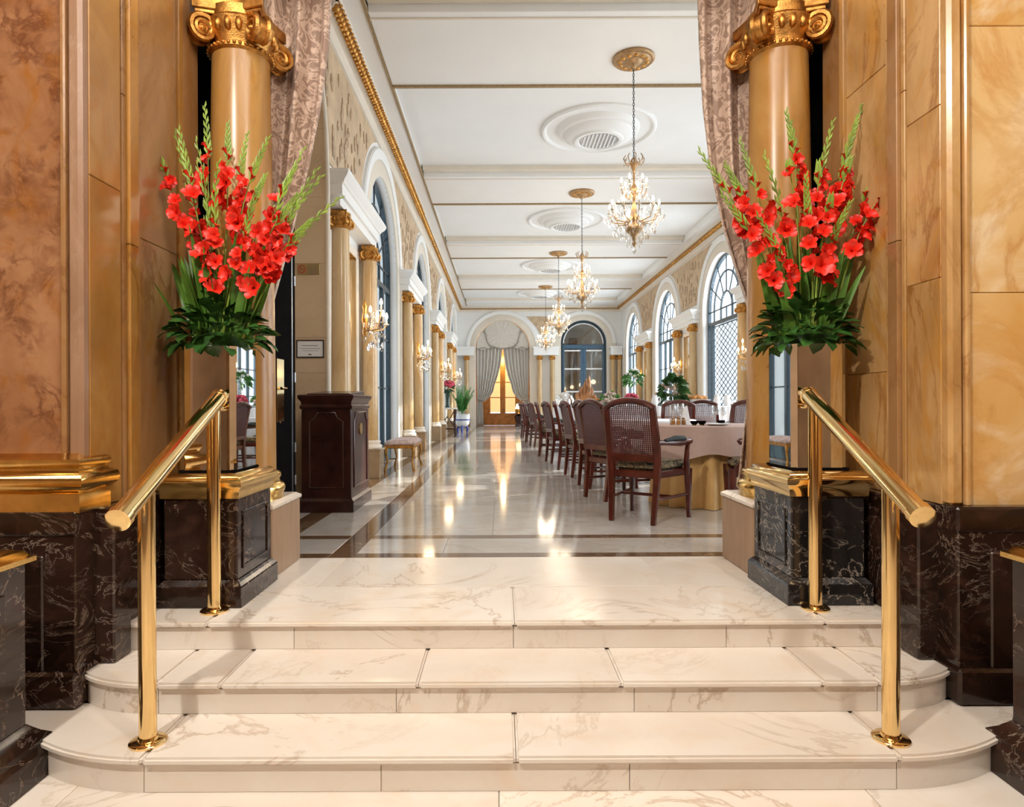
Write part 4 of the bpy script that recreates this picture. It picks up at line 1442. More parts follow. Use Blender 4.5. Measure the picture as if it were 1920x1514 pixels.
for z in (1.27, 1.97, 2.62):
    part('glazing_bar', MB().box(-0.57, 0.57, -0.02, 0.02, z - 0.02, z + 0.02), M['lobbywood'], t, 0, 0)
tag(part('wall_vestibule', MB().box(c0 - 1.6, c0 - 1.5, YB + 0.36, YB + 1.6, 0, 5.2).box(c0 + 1.5, c0 + 1.6, YB + 0.36, YB + 1.6, 0, 5.2).box(c0 - 1.6, c0 + 1.6, YB + 0.36, YB + 1.6, 5.2, 5.3), M['lobbywood']), 'wood panelled vestibule behind the striped curtain', 'wall', kind='structure')
light('vestibule_lamp', 'POINT', (c0, YB + 0.95, 3.0), 60, (1.0, 0.68, 0.34), shadow_soft_size=0.15)
t = thing('side_table', 'dark little side table with table lamp behind the far curtain', 'table', (0.79, YB - 0.35, 0))
part('top', MB().lathe([(0.24, 0.52), (0.25, 0.54), (0.24, 0.56)], 24), M['darkwood'], t, 0, 40)
part('pedestal', MB().lathe([(0.17, 0.0), (0.15, 0.05), (0.11, 0.12), (0.16, 0.28), (0.2, 0.45), (0.06, 0.52)], 20), M['darkwood'], t, 0, 40)
t = thing('table_lamp', 'small lit lamp with pale yellow shade beside the striped curtain', 'lamp', (0.79, YB - 0.35, 0.56))
part('base', MB().lathe([(0.06, 0), (0.05, 0.02), (0.02, 0.05), (0.035, 0.10), (0.015, 0.16), (0.01, 0.24)], 16), M['gilt'], t, 0, 40)
part('shade', MB().lathe([(0.15, 0.20), (0.09, 0.42)], 20, cap=False), M['shade'], t, 0, 40)


# ------------------------------------------------------------------ dining chairs
def armchair():
    """faces +y; origin on the floor under the seat"""
    t = thing('dining_armchair', 'x', 'chair', group='mahogany dining armchairs')
    w = M['mahog']
    for sg in (-1, 1):
        part('back_post', MB().tube([(sg * 0.185, -0.29, 0.0), (sg * 0.195, -0.265, 0.22), (sg * 0.203, -0.245, 0.42), (sg * 0.21, -0.27, 0.66), (sg * 0.203, -0.335, 0.955)], [0.026, 0.031, 0.036, 0.033, 0.030], 4, up=(0, 1, 0)), w, t, 0.004, 30)
        part('front_leg', MB().tube([(sg * 0.265, 0.25, 0.0), (sg * 0.262, 0.245, 0.05), (sg * 0.262, 0.245, 0.22), (sg * 0.262, 0.245, 0.33), (sg * 0.262, 0.245, 0.42)], [0.021, 0.019, 0.026, 0.034, 0.036], 8), w, t, 0, 40)
        ar = part('arm', MB().tube([(sg * 0.213, -0.27, 0.66), (sg * 0.255, -0.15, 0.655), (sg * 0.295, 0.02, 0.645), (sg * 0.30, 0.13, 0.652), (sg * 0.30, 0.19, 0.655), (sg * 0.30, 0.205, 0.645)], [0.020, 0.022, 0.026, 0.027, 0.028, 0.020], 8), w, t, 0, 50)
        part('arm_pad', MB().tube([(sg * 0.25, -0.20, 0.672), (sg * 0.275, -0.08, 0.685), (sg * 0.297, 0.06, 0.680), (sg * 0.30, 0.10, 0.668)], [0.014, 0.025, 0.026, 0.012], 8), M['pad'], ar, 0, 50)
        part('arm_support', MB().tube([(sg * 0.30, 0.15, 0.645), (sg * 0.30, 0.125, 0.58), (sg * 0.285, 0.15, 0.50), (sg * 0.270, 0.20, 0.44), (sg * 0.262, 0.22, 0.36)], [0.020, 0.021, 0.024, 0.027, 0.022], 8), w, t, 0, 50)
        part('stretcher', MB().tube([(sg * 0.195, -0.262, 0.20), (sg * 0.262, 0.245, 0.20)], 0.013, 8), w, t, 0, 50)
    part('stretcher', MB().tube([(-0.228, -0.01, 0.20), (0.228, -0.01, 0.20)], 0.013, 8), w, t, 0, 50)
    top = []
    for k in range(15):
        q = k / 14
        x = -0.213 + 0.426 * q
        z = 0.935 + 0.062 * math.sin(PI * q) ** 0.75
        top.append((x, -0.335 - 0.02 * math.sin(PI * q), z))
    part('top_rail', MB().tube(top, 0.034, 8, flat=0.75), w, t, 0, 50)
    part('back_rail', MB().box(-0.195, 0.195, -0.285, -0.255, 0.50, 0.56), w, t, 0.006, 0)
    # woven cane: separate strands with gaps
    mb = MB()
    def cp(x, z):
        q = (z - 0.55) / 0.40
        return (x, -0.272 - 0.066 * q, z)
    nx, nz = 22, 25
    for i in range(nx):
        x = -0.178 + 0.356 * i / (nx - 1)
        zt_ = 0.925 + 0.05 * math.sin(PI * (x + 0.178) / 0.356)
        mb.tube([cp(x, 0.55), cp(x, zt_)], 0.0085, 4, flat=0.5)
    for j in range(nz):
        z = 0.555 + 0.39 * j / (nz - 1)
        mb.tube([cp(-0.185, z), cp(0.185, z)], 0.0085, 4, flat=0.5)
    part('cane_back', mb, M['cane'], t, 0, 0, kind='stuff', label='woven red-brown cane')
    part('seat_frame', MB().prism([(-0.205, -0.26), (0.205, -0.26), (0.272, 0.262), (-0.272, 0.262)], 0.365, 0.425), w, t, 0.008, 0)
    part('seat_cushion', MB().prism([(-0.185, -0.235), (0.185, -0.235), (0.255, 0.25), (-0.255, 0.25)], 0.415, 0.495), M['tapestry'], t, 0.03, 60, seg=3)
    return t


# (x, y, heading clockwise from +y, label)
CH = [(1.244, 5.43, 38, 'nearest mahogany armchair with cane back, pulled to the pink round table'),
      (2.235, 5.52, -75, 'mahogany armchair half hidden by the right golden column, at the pink round table'),
      (1.225, 6.62, 66, 'mahogany armchair directly behind the nearest one in the aisle row'),
      (1.255, 7.52, 78, 'third mahogany armchair of the aisle row, seen almost edge on'),
      (1.196, 8.62, 82, 'fourth mahogany armchair of the aisle row'),
      (1.155, 9.55, 96, 'fifth mahogany armchair of the aisle row'),
      (1.087, 10.7, 80, 'sixth mahogany armchair of the aisle row'),
      (1.02, 12.0, 96, 'seventh mahogany armchair of the aisle row'),
      (1.006, 14.6, 78, 'eighth mahogany armchair of the aisle row, far down the hall'),
      (0.943, 16.3, 98, 'ninth mahogany armchair of the aisle row, far down the hall'),
      (0.902, 18.2, 84, 'farthest mahogany armchair of the aisle row'),
      (2.45, 9.05, 4, 'left one of the three armchairs beyond the pink round table'),
      (3.155, 9.55, 40, 'middle one of the three armchairs beyond the pink round table'),
      (3.012, 8.20, -8, 'right one of the three armchairs beyond the pink round table')]
a0 = armchair()
for i, (x, yy, h, lb) in enumerate(CH):
    if i == 0:
        a0.location, a0.rotation_euler = (x, yy, 0), (0, 0, -R(h))
        a0['label'] = lb
    else:
        dup(a0, (x, yy, 0), -R(h), lb)


# ------------------------------------------------------------------ tables
def pleated(mb, r0, r1, z0, z1, folds, amp, n=120, scallop=0.0, seed=0):
    """hanging cloth: from radius r0 at z1 to r1 (with folds) at z0"""
    rows = 9
    vs, fs = [], []
    for k in range(rows + 1):
        q = k / rows
        for i in range(n):
            a = 2 * PI * i / n
            f = math.cos(folds * a + seed + 0.8 * math.sin(a * 3 + seed)) * amp * q ** 0.8
            r = r0 + (r1 - r0) * q ** 0.9 + f
            z = z1 + (z0 - z1) * q + scallop * q * math.cos(4 * a + seed)
            vs.append((r * math.cos(a), r * math.sin(a), z))
    for k in range(rows):
        for i in range(n):
            j = (i + 1) % n
            fs.append((k * n + i, k * n + j, (k + 1) * n + j, (k + 1) * n + i))
    return mb.add(vs, fs)


def round_table(x, y, r, top_mat, skirt_mat, who, zt=0.765):
    t = thing('round_table', 'round dining table under the cloths, ' + who, 'table', (x, y, 0), group='round dining tables')
    part('table_top', MB().lathe([(r - 0.02, zt - 0.04), (r - 0.012, zt - 0.035), (r - 0.012, zt - 0.012), (r - 0.02, zt - 0.008)], 40), M['darkwood'], t, 0, 40)
    part('pedestal', MB().lathe([(0.28, 0), (0.26, 0.03), (0.08, 0.08), (0.06, 0.5), (0.12, zt - 0.04)], 20), M['darkwood'], t, 0, 40)
    tc = thing('table_skirt', ('golden floor length satin skirt of the ' if skirt_mat is M['goldcloth'] else 'white floor length skirt of the ') + who, 'table skirt', (x, y, 0.004))
    mb = pleated(MB(), r * 0.78, r * 0.84, 0, zt - 0.05, 16, 0.05, 288, 0, 1.3)
    part('cloth', mb, skirt_mat, tc, 0, 80)
    tc = thing('tablecloth', ('dusty pink linen tablecloth on the ' if top_mat is M['pinkcloth'] else 'white linen tablecloth on the ') + who, 'tablecloth', (x, y, 0))
    mb = MB().lathe([(0.001, zt - 0.001), (r * 0.5, zt), (r * 0.97, zt), (r, zt - 0.008)], 120, cap=False)
    pleated(mb, r, r * 0.985, zt - 0.30, zt - 0.008, 10, 0.022, 120, 0.045, 0.4)
    part('cloth', mb, top_mat, tc, 0, 80)


round_table(1.973, 6.28, 0.56, M['pinkcloth'], M['goldcloth'], 'near round table')
round_table(1.95, 8.25, 0.55, M['whitecloth'], M['whitecloth'], 'second round table of the aisle row')
round_table(1.844, 10.4, 0.50, M['whitecloth'], M['whitecloth'], 'third round table of the aisle row')
round_table(2.963, 10.3, 0.45, M['pinkcloth'], M['goldcloth'], 'round table beyond the three armchairs')
round_table(1.906, 15.6, 0.60, M['whitecloth'], M['whitecloth'], 'round table far down the hall')

# table setting on the near table
zt = 0.766
NX, NY = 1.80, 6.22


def wine_glass(x, y, z, lb, s=1.0):
    t = thing('wine_glass', lb, 'glass', (x, y, z), group='glasses on the near table')
    part('bowl', MB().lathe([(0.004, 0.085 * s), (0.026 * s, 0.10 * s), (0.037 * s, 0.135 * s), (0.032 * s, 0.185 * s), (0.031 * s, 0.185 * s), (0.035 * s, 0.135 * s), (0.024 * s, 0.103 * s), (0.002, 0.09 * s)], 18), M['goblet'], t, 0, 60)
    part('stem', MB().lathe([(0.034 * s, 0.0), (0.03 * s, 0.004), (0.006, 0.01), (0.004, 0.05 * s), (0.005, 0.087 * s)], 16), M['goblet'], t, 0, 60)


wine_glass(2.025, 6.02, zt, 'stemmed wine glass standing right of the dark bowls', 1.0)
wine_glass(1.724, 6.40, zt, 'stemmed wine glass standing behind the jam jars', 1.0)
wine_glass(1.845, 6.55, zt, 'stemmed wine glass at the far side of the near table', 1.1)
wine_glass(2.193, 6.30, zt, 'stemmed wine glass at the right rim of the near table', 0.9)
M['amberjam'] = plain('amber_jam', (0.40, 0.18, 0.05), 0.25, var=0.3)
for i, (x, y, lb) in enumerate(((1.62, 6.00, 'leftmost little jar of amber jam in the steel caddy'), (1.665, 5.98, 'second little jar of amber jam in the steel caddy'), (1.71, 5.97, 'third little jar of amber jam in the steel caddy'))):
    t = thing('jam_jar', lb, 'jar', (x, y, zt + 0.006), group='jam jars in the caddy')
    part('jar', MB().lathe([(0.018, 0), (0.020, 0.004), (0.020, 0.045), (0.016, 0.05)], 14), M['amberjam'], t, 0, 40)
    part('lid', MB().lathe([(0.018, 0.05), (0.018, 0.064), (0.016, 0.066)], 14), M['gilt2'], t, 0, 40)
t = thing('steel_caddy', 'small steel wire caddy holding the jam jars', 'caddy', (1.665, 5.983, zt))
part('tray', MB().box(-0.075, 0.075, -0.035, 0.04, 0.0, 0.005), M['chrome'], t, 0, 0)
part('wire_rim', MB().tube([(-0.075, -0.035, 0.05), (0.075, -0.045, 0.05), (0.075, 0.04, 0.05), (-0.075, 0.04, 0.05), (-0.075, -0.035, 0.05)], 0.003, 6), M['chrome'], t, 0, 50)
part('handle', MB().tube([(-0.075, 0, 0), (-0.08, 0, 0.14), (-0.06, 0, 0.17)], 0.004, 6), M['chrome'], t, 0, 50)
for x, y, lb in ((1.794, 5.92, 'small dark bowl in front of the wine glass'), (1.859, 5.90, 'small dark bowl right of the other dark bowl'), (2.111, 6.12, 'small dark bowl near the right rim of the near table')):
    t = thing('small_bowl', lb, 'bowl', (x, y, zt), group='small dark bowls on the near table')
    part('foot', MB().lathe([(0.02, 0), (0.018, 0.008)], 14), M['gilt2'], t, 0, 40)
    part('bowl', MB().lathe([(0.018, 0.006), (0.034, 0.025), (0.038, 0.042), (0.035, 0.042), (0.03, 0.026), (0.004, 0.014)], 18), M['black'], t, 0, 50)
t = thing('folded_napkin', 'white napkin folded upright beside the nearest armchair', 'napkin', (1.761, 6.10, zt))
part('fold', MB().add([(-0.05, -0.03, 0), (0.05, -0.03, 0), (0.05, 0.03, 0), (-0.05, 0.03, 0), (-0.015, 0, 0.17), (0.02, 0, 0.19)], [(0, 1, 5, 4), (1, 2, 5), (2, 3, 4, 5), (3, 0, 4), (0, 3, 2, 1)]), M['whitecloth'], t, 0.004, 0)
part('cuff', MB().add([(-0.055, -0.036, 0), (0.055, -0.036, 0), (0.055, 0.036, 0), (-0.055, 0.036, 0), (-0.048, -0.028, 0.04), (0.048, -0.028, 0.04), (0.048, 0.028, 0.04), (-0.048, 0.028, 0.04)], [(0, 1, 5, 4), (1, 2, 6, 5), (2, 3, 7, 6), (3, 0, 4, 7)]), M['whitecloth'], t, 0, 0)
t = thing('dinner_plate', 'white plate on the pink tablecloth', 'plate', (1.989, 5.86, zt))
part('well', MB().lathe([(0.07, 0.0), (0.075, 0.006), (0.02, 0.008), (0.001, 0.008)], 28, cap=False), M['white'], t, 0, 50)
part('rim', MB().lathe([(0.07, 0.002), (0.115, 0.016), (0.118, 0.018), (0.115, 0.019), (0.072, 0.008)], 28, cap=False), M['white'], t, 0, 50)


# ------------------------------------------------------------------ buffet tables with their display
def buffet(x0, x1, y0, y1, z, lb):
    t = thing('buffet_table', lb, 'table', ((x0 + x1) / 2, (y0 + y1) / 2, 0))
    a, b = (x1 - x0) / 2, (y1 - y0) / 2
    part('table_top', MB().box(-a, a, -b, b, z - 0.03, z), M['whitecloth'], t, 0.008, 0)
    vs, fs = [], []
    n = 160
    per = 4 * (a + b)
    for k in range(2):
        for i in range(n):
            d = per * i / n
            if d < 2 * a:
                p, nn = (-a + d, -b), (0, -1)
            elif d < 2 * a + 2 * b:
                p, nn = (a, -b + d - 2 * a), (1, 0)
            elif d < 4 * a + 2 * b:
                p, nn = (a - (d - 2 * a - 2 * b), b), (0, 1)
            else:
                p, nn = (-a, b - (d - 4 * a - 2 * b)), (-1, 0)
            o = 0.012 + 0.02 * k * (1 + math.cos(i * 1.7))
            vs.append((p[0] + nn[0] * o, p[1] + nn[1] * o, z - 0.005 - k * (z - 0.015)))
    for i in range(n):
        j = (i + 1) % n
        fs.append((i, j, n + j, n + i))
    part('skirt', MB().add(vs, fs), M['whitecloth'], t, 0, 60)


BZ = 0.92
buffet(1.11, 2.88, 12.75, 13.45, BZ, 'white draped buffet table carrying the carved driftwood')
buffet(2.66, 4.41, 11.2, 11.9, BZ, 'white draped buffet table carrying the leafy bouquet and bread bowl')


def leaf_blob(n, rx, ry, rz, c, size, seed):
    rnd = random.Random(seed)
    mb = MB()
    for k in range(n):
        a, b = rnd.uniform(0, 2 * PI), rnd.uniform(-0.7, 1.5)
        d = Vector((math.cos(a) * math.cos(b), math.sin(a) * math.cos(b), math.sin(b)))
        p = Vector(c) + Vector((d.x * rx, d.y * ry, d.z * rz)) * rnd.uniform(0.55, 1.0)
        side = d.cross(Vector((rnd.uniform(-1, 1), rnd.uniform(-1, 1), rnd.uniform(-1, 1)))).normalized()
        L = size * rnd.uniform(0.7, 1.3)
        tip = p + d * L + Vector((0, 0, -L * 0.3))
        md = p + d * L * 0.5 + Vector((0, 0, L * 0.08))
        w = side * L * 0.26
        mb.add([p, md - w, tip, md + w], [(0, 1, 2), (0, 2, 3)])
    return mb


def blob_flowers(n, rx, ry, rz, c, s, seed):
    rnd = random.Random(seed)
    mb = MB()
    for k in range(n):
        a, b = rnd.uniform(0, 2 * PI), rnd.uniform(-0.2, 1.5)
        mb.ball((c[0] + rx * math.cos(a) * math.cos(b), c[1] + ry * math.sin(a) * math.cos(b), c[2] + rz * math.sin(b)), s * rnd.uniform(0.7, 1.2), n=6, m=4)
    return mb


t = thing('driftwood_sculpture', 'upright carved driftwood with pointed orange-brown tips on the buffet', 'sculpture', (1.71, 13.0, BZ))
M['driftwood'] = plain('orange_driftwood', (0.42, 0.18, 0.06), 0.5, var=0.4, scale=10)
rnd = random.Random(5)
part('base', MB().ball((0, 0, 0.06), 0.20, 0.12, 0.06, 10, 6), M['darkwood'], t, 0, 50)
for k, (x, h) in enumerate(((-0.14, 0.30), (-0.06, 0.42), (0.02, 0.56), (0.09, 0.62), (0.15, 0.40), (0.2, 0.25))):
    part('spike', MB().tube([(x * 0.5, 0, 0.05), (x * 0.9, rnd.uniform(-.04, .04), h * 0.45), (x * 1.05, rnd.uniform(-.04, .04), h * 0.8), (x * 0.9 + 0.02, 0, h)], [0.06, 0.055, 0.035, 0.006], 8), M['driftwood'], t, 0, 50)
t = thing('bread_basket', 'round basket of pastries behind the driftwood on the buffet', 'basket', (1.993, 13.26, BZ))
part('basket', MB().lathe([(0.12, 0), (0.16, 0.10), (0.17, 0.11), (0.15, 0.10), (0.11, 0.02)], 20), M['cane'], t, 0, 40)
for k in range(6):
    a = k * PI / 3
    part('pastry', MB().ball((0.08 * math.cos(a), 0.08 * math.sin(a), 0.12), 0.06, 0.045, 0.045, 8, 6), M['bread'], t, 0, 60)
t = thing('chafing_dome', 'silver domed serving dish at the buffet beside the driftwood', 'dish', (1.332, 13.2, BZ))
part('tray', MB().lathe([(0.22, 0), (0.24, 0.03), (0.2, 0.04)], 28), M['chrome'], t, 0, 40)
part('dome', MB().lathe([(0.20, 0.04), (0.195, 0.12), (0.15, 0.22), (0.07, 0.28), (0.01, 0.295)], 28), M['chrome'], t, 0, 60)
part('knob', MB().ball((0, 0, 0.31), 0.02), M['gilt'], t, 0, 60)
t = thing('fruit_display', 'mixed fruit and pink flowers heaped right of the driftwood', 'fruit display', (2.25, 12.98, BZ))
part('dish', MB().lathe([(0.16, 0), (0.22, 0.04), (0.2, 0.05)], 24), M['chrome'], t, 0, 40)
part('leaves', leaf_blob(60, 0.2, 0.14, 0.16, (0, 0, 0.08), 0.10, 3), M['fern'], t, 0, 0, kind='stuff')
part('flowers', blob_flowers(26, 0.2, 0.14, 0.18, (0, 0, 0.08), 0.035, 6), M['pinkcloth'], t, 0, 60, kind='stuff')
t = thing('rose_bowl', 'low bowl of dark red roses on the buffet', 'bouquet', (2.659, 12.95, BZ))
part('bowl', MB().lathe([(0.07, 0), (0.13, 0.08), (0.12, 0.09), (0.06, 0.02)], 20), M['white'], t, 0, 50)
part('roses', blob_flowers(34, 0.13, 0.12, 0.13, (0, 0, 0.10), 0.045, 8), M['pink'], t, 0, 60, kind='stuff')
t = thing('tall_vase', 'slim tall glass vase with green and white flowers on the buffet', 'vase', (2.773, 13.28, BZ))
part('vase', MB().lathe([(0.08, 0), (0.07, 0.02), (0.025, 0.06), (0.022, 0.40), (0.05, 0.50)], 18), M['goblet'], t, 0, 50)
part('leaves', leaf_blob(90, 0.14, 0.14, 0.14, (0, 0, 0.55), 0.14, 21), M['fern'], t, 0, 0, kind='stuff')
part('blossoms', blob_flowers(16, 0.17, 0.17, 0.15, (0, 0, 0.60), 0.03, 22), M['white'], t, 0, 60, kind='stuff')
t = thing('leafy_bouquet', 'large dark leafy bouquet with pink flowers on the right buffet', 'bouquet', (3.075, 11.5, BZ))
part('pot', MB().lathe([(0.09, 0), (0.12, 0.10), (0.11, 0.11), (0.08, 0.02)], 20), M['white'], t, 0, 50)
part('leaves', leaf_blob(230, 0.20, 0.18, 0.26, (0.02, 0, 0.26), 0.15, 31), M['collar'], t, 0, 0, kind='stuff')
part('flowers', blob_flowers(14, 0.2, 0.15, 0.16, (-0.12, -0.02, 0.22), 0.035, 32), M['pinkcloth'], t, 0, 60, kind='stuff')
t = thing('bread_bowl', 'wide white bowl heaped with bread rolls on the right buffet', 'bowl', (3.566, 11.55, BZ))
part('bowl', MB().lathe([(0.12, 0), (0.20, 0.09), (0.23, 0.12), (0.22, 0.12), (0.18, 0.09), (0.08, 0.02)], 28), M['white'], t, 0, 50)
rnd = random.Random(2)
for k in range(9):
    a = k * 2 * PI / 8
    r_ = 0.11 if k < 8 else 0
    part('bread_roll', MB().ball((r_ * math.cos(a), r_ * math.sin(a), 0.14 + 0.02 * (k == 8)), 0.07, 0.05, 0.05, 8, 6), M['bread'], t, 0, 60, rot=None)
for i, (x, lb) in enumerate(((3.83, 'white jug right of the bread bowl'), (4.01, 'white jug at the right end of the buffet'), (2.73, 'white jug left of the leafy bouquet'))):
    t = thing('white_jug', lb, 'jug', (x, 11.32, BZ), group='white jugs on the right buffet')
    part('body', MB().lathe([(0.05, 0), (0.065, 0.06), (0.05, 0.14), (0.04, 0.18), (0.048, 0.20)], 18), M['white'], t, 0, 50)
    part('handle', MB().tube([(0.045, 0, 0.17), (0.10, 0, 0.15), (0.10, 0, 0.08), (0.06, 0, 0.05)], 0.009, 8), M['white'], t, 0, 50)

# ------------------------------------------------------------------ things along the left wall
# host stand
t = thing('host_stand', 'dark polished wood host stand with panelled sides and slanted book rest', 'lectern', (-1.573, 6.16, 0))
w = M['darkwood']
part('plinth', MB().ring(-0.225, 0.225, -0.38, 0.38, [(0.025, 0), (0.025, 0.10), (0.012, 0.115), (0.0, 0.13)]), w, t, 0.003, 0)
part('body', MB().box(-0.225, 0.225, -0.38, 0.38, 0.125, 0.98), w, t, 0.006, 0)


def panel_frame(mb, ax, fx, u0, u1, z0, z1):
    """raised panel border with clipped upper corners on a face"""
    pts = [(u0, z0), (u1, z0), (u1, z1 - 0.08), (u1 - 0.05, z1 - 0.05), (u1 - 0.07, z1), (u0 + 0.07, z1), (u0 + 0.05, z1 - 0.05), (u0, z1 - 0.08), (u0, z0)]
    mb.tube([((u, fx, z) if ax == 'x' else (fx, u, z)) for u, z in pts], 0.009, 6)


mb = MB()
panel_frame(mb, 'x', -0.381, -0.15, 0.15, 0.22, 0.90)
part('front_panel', mb, w, t, 0, 40)
mb = MB()
panel_frame(mb, 'y', 0.226, -0.28, 0.28, 0.22, 0.90)
part('side_panel', mb, w, t, 0, 40)
M['brassdull'] = plain('dull_brass_plate', (0.42, 0.27, 0.10), 0.35, 0.7, var=0.3, scale=20)
part('emblem', MB().tube([(0.227, 0, 0.74), (0.236, 0, 0.74)], 0.055, 20), M['brassdull'], t, 0, 40)
part('cornice', MB().ring(-0.225, 0.225, -0.38, 0.38, [(0, 0.93), (0.012, 0.94), (0.012, 0.96), (0.0, 0.975), (0.004, 1.0), (0.025, 1.03), (0.028, 1.055), (0.015, 1.065)]), w, t, 0, 30)
part('book_rest', MB().add([(-0.20, -0.30, 1.06), (0.20, -0.30, 1.06), (0.20, 0.30, 1.06), (-0.20, 0.30, 1.06), (-0.20, -0.30, 1.075), (0.20, -0.30, 1.075), (0.20, 0.30, 1.11), (-0.20, 0.30, 1.11)],
                              [(0, 3, 2, 1), (4, 5, 6, 7), (0, 1, 5, 4), (1, 2, 6, 5), (2, 3, 7, 6), (3, 0, 4, 7)]), w, t, 0.004, 0)

# framed notice and small plaque on the beige wall
t = thing('framed_notice', 'white printed notice in thin dark frame on the beige wall above the host stand', 'notice', (-1.94, 6.548, 1.545), R(-90))
part('frame', MB().box(0, 0.012, -0.142, -0.130, -0.092, 0.092).box(0, 0.012, 0.130, 0.142, -0.092, 0.092).box(0, 0.012, -0.13, 0.13, -0.092, -0.080).box(0, 0.012, -0.13, 0.13, 0.080, 0.092), M['darkwood'], t, 0.001, 0)
sh = part('sheet', MB().box(0, 0.006, -0.13, 0.13, -0.08, 0.08), M['paper'], t, 0, 0)
part('printed_lines', MB().box(0.006, 0.0065, -0.09, 0.08, 0.030, 0.036).box(0.006, 0.0065, -0.10, 0.10, 0.0, 0.005).box(0.006, 0.0065, -0.08, 0.08, -0.022, -0.018).box(0.006, 0.0065, -0.02, 0.012, -0.065, -0.05), M['ink'], sh, 0, 0)
t = thing('brass_plaque', 'small old brass plaque with red emblem high on the beige wall', 'plaque', (-1.955, 6.548, 2.36), R(-90))
part('plate', MB().box(0, 0.008, -0.115, 0.115, -0.055, 0.055), M['plate'], t, 0.002, 0)
mb = MB()
for z in (0.035, 0.015, -0.005, -0.025, -0.042):
    mb.box(0.008, 0.0088, -0.01, 0.105, z - 0.004, z + 0.003)
part('lettering', mb, M['ink'], t, 0, 0)
part('emblem', MB().tube([(0.0085, -0.065 + 0.036 * math.cos(a * PI / 8), 0.038 * math.sin(a * PI / 8)) for a in range(17)], 0.006, 6).tube([(0.0085, -0.09, 0.025), (0.0085, -0.04, -0.025)], 0.006, 6), M['inkred'], t, 0, 50)

# gilt bench
t = thing('gilt_bench', 'gilt cabriole legged bench with pale cushioned seat by the left wall', 'bench', (-1.454, 9.65, 0))
for sx in (-1, 1):
    for sy in (-1, 1):
        x, y = sx * 0.19, sy * 0.42
        part('leg', MB().tube([(x * 1.08, y * 1.05, 0.0), (x * 1.1, y * 1.06, 0.02), (x * 0.93, y * 0.96, 0.14), (x * 1.05, y * 1.02, 0.27), (x, y, 0.36)], [0.018, 0.02, 0.013, 0.02, 0.03], 8), M['gilt'], t, 0, 50)
part('apron', MB().ring(-0.20, 0.20, -0.43, 0.43, [(0, 0.335), (0.012, 0.345), (0.012, 0.375), (0, 0.385)]), M['gilt'], t, 0, 30)
M['cushion'] = plain('rose_brocade', (0.50, 0.36, 0.32), 0.75, var=0.35, scale=16)
part('seat_cushion', MB().ring(-0.20, 0.20, -0.43, 0.43, [(0.0, 0.38), (0.015, 0.40), (0.01, 0.43), (-0.03, 0.455), (-0.10, 0.465)]), M['cushion'], t, 0, 60)

# console with red flowers
t = thing('flower_stand', 'dark carved wooden stand under the pink roses by the left wall', 'stand', (-1.587, 19.3, 0))
for sx in (-1, 1):
    for sy in (-1, 1):
        part('leg', MB().tube([(sx * 0.22, sy * 0.22, 0), (sx * 0.24, sy * 0.24, 0.05), (sx * 0.20, sy * 0.20, 0.4), (sx * 0.23, sy * 0.23, 0.82)], [0.03, 0.025, 0.022, 0.03], 6), M['darkwood'], t, 0, 50)
part('top', MB().box(-0.28, 0.28, -0.28, 0.28, 0.82, 0.87), M['white'], t, 0.008, 0)
part('shelf', MB().box(-0.22, 0.22, -0.22, 0.22, 0.22, 0.26), M['darkwood'], t, 0.004, 0)
part('fretwork', MB().tube([(-0.22, -0.22, 0.78), (0, -0.22, 0.4), (0.22, -0.22, 0.78)], 0.02, 6).tube([(-0.22, -0.22, 0.3), (0, -0.22, 0.6), (0.22, -0.22, 0.3)], 0.02, 6), M['darkwood'], t, 0, 50)
t = thing('rose_vase', 'tall dark green vase of pink roses on the carved stand', 'vase', (-1.587, 19.3, 0.87))
M['greenvase'] = plain('dark_green_glass', (0.03, 0.07, 0.06), 0.1, var=0.3)
part('vase', MB().lathe([(0.09, 0), (0.08, 0.03), (0.06, 0.12), (0.07, 0.4), (0.11, 0.55)], 20), M['greenvase'], t, 0, 50)
part('leaves', leaf_blob(70, 0.16, 0.16, 0.12, (0, 0, 0.55), 0.12, 41), M['collar'], t, 0, 0, kind='stuff')
part('roses', blob_flowers(34, 0.19, 0.19, 0.10, (0, 0, 0.68), 0.055, 42), M['pink'], t, 0, 60, kind='stuff')
# fern in jardiniere
t = thing('jardiniere', 'white china planter on dark blue feet holding the palm', 'planter', (-1.284, 21.6, 0))
part('bowl', MB().lathe([(0.14, 0.22), (0.22, 0.30), (0.26, 0.45), (0.24, 0.60), (0.27, 0.64), (0.23, 0.64), (0.2, 0.5), (0.1, 0.3)], 28), M['white'], t, 0, 50)
for k in range(3):
    a = k * 2 * PI / 3 + 0.5
    part('foot', MB().tube([(0.12 * math.cos(a), 0.12 * math.sin(a), 0.24), (0.2 * math.cos(a), 0.2 * math.sin(a), 0.14), (0.17 * math.cos(a), 0.17 * math.sin(a), 0.0)], [0.05, 0.04, 0.03], 8), M['blue'], t, 0, 50)
part('painted_band', MB().lathe([(0.262, 0.43), (0.266, 0.45), (0.262, 0.47)], 28, cap=False), M['blue'], t, 0, 50)
t = thing('potted_palm', 'feathery green palm growing from the white planter', 'plant', (-1.284, 21.6, 0.58))
rnd = random.Random(17)
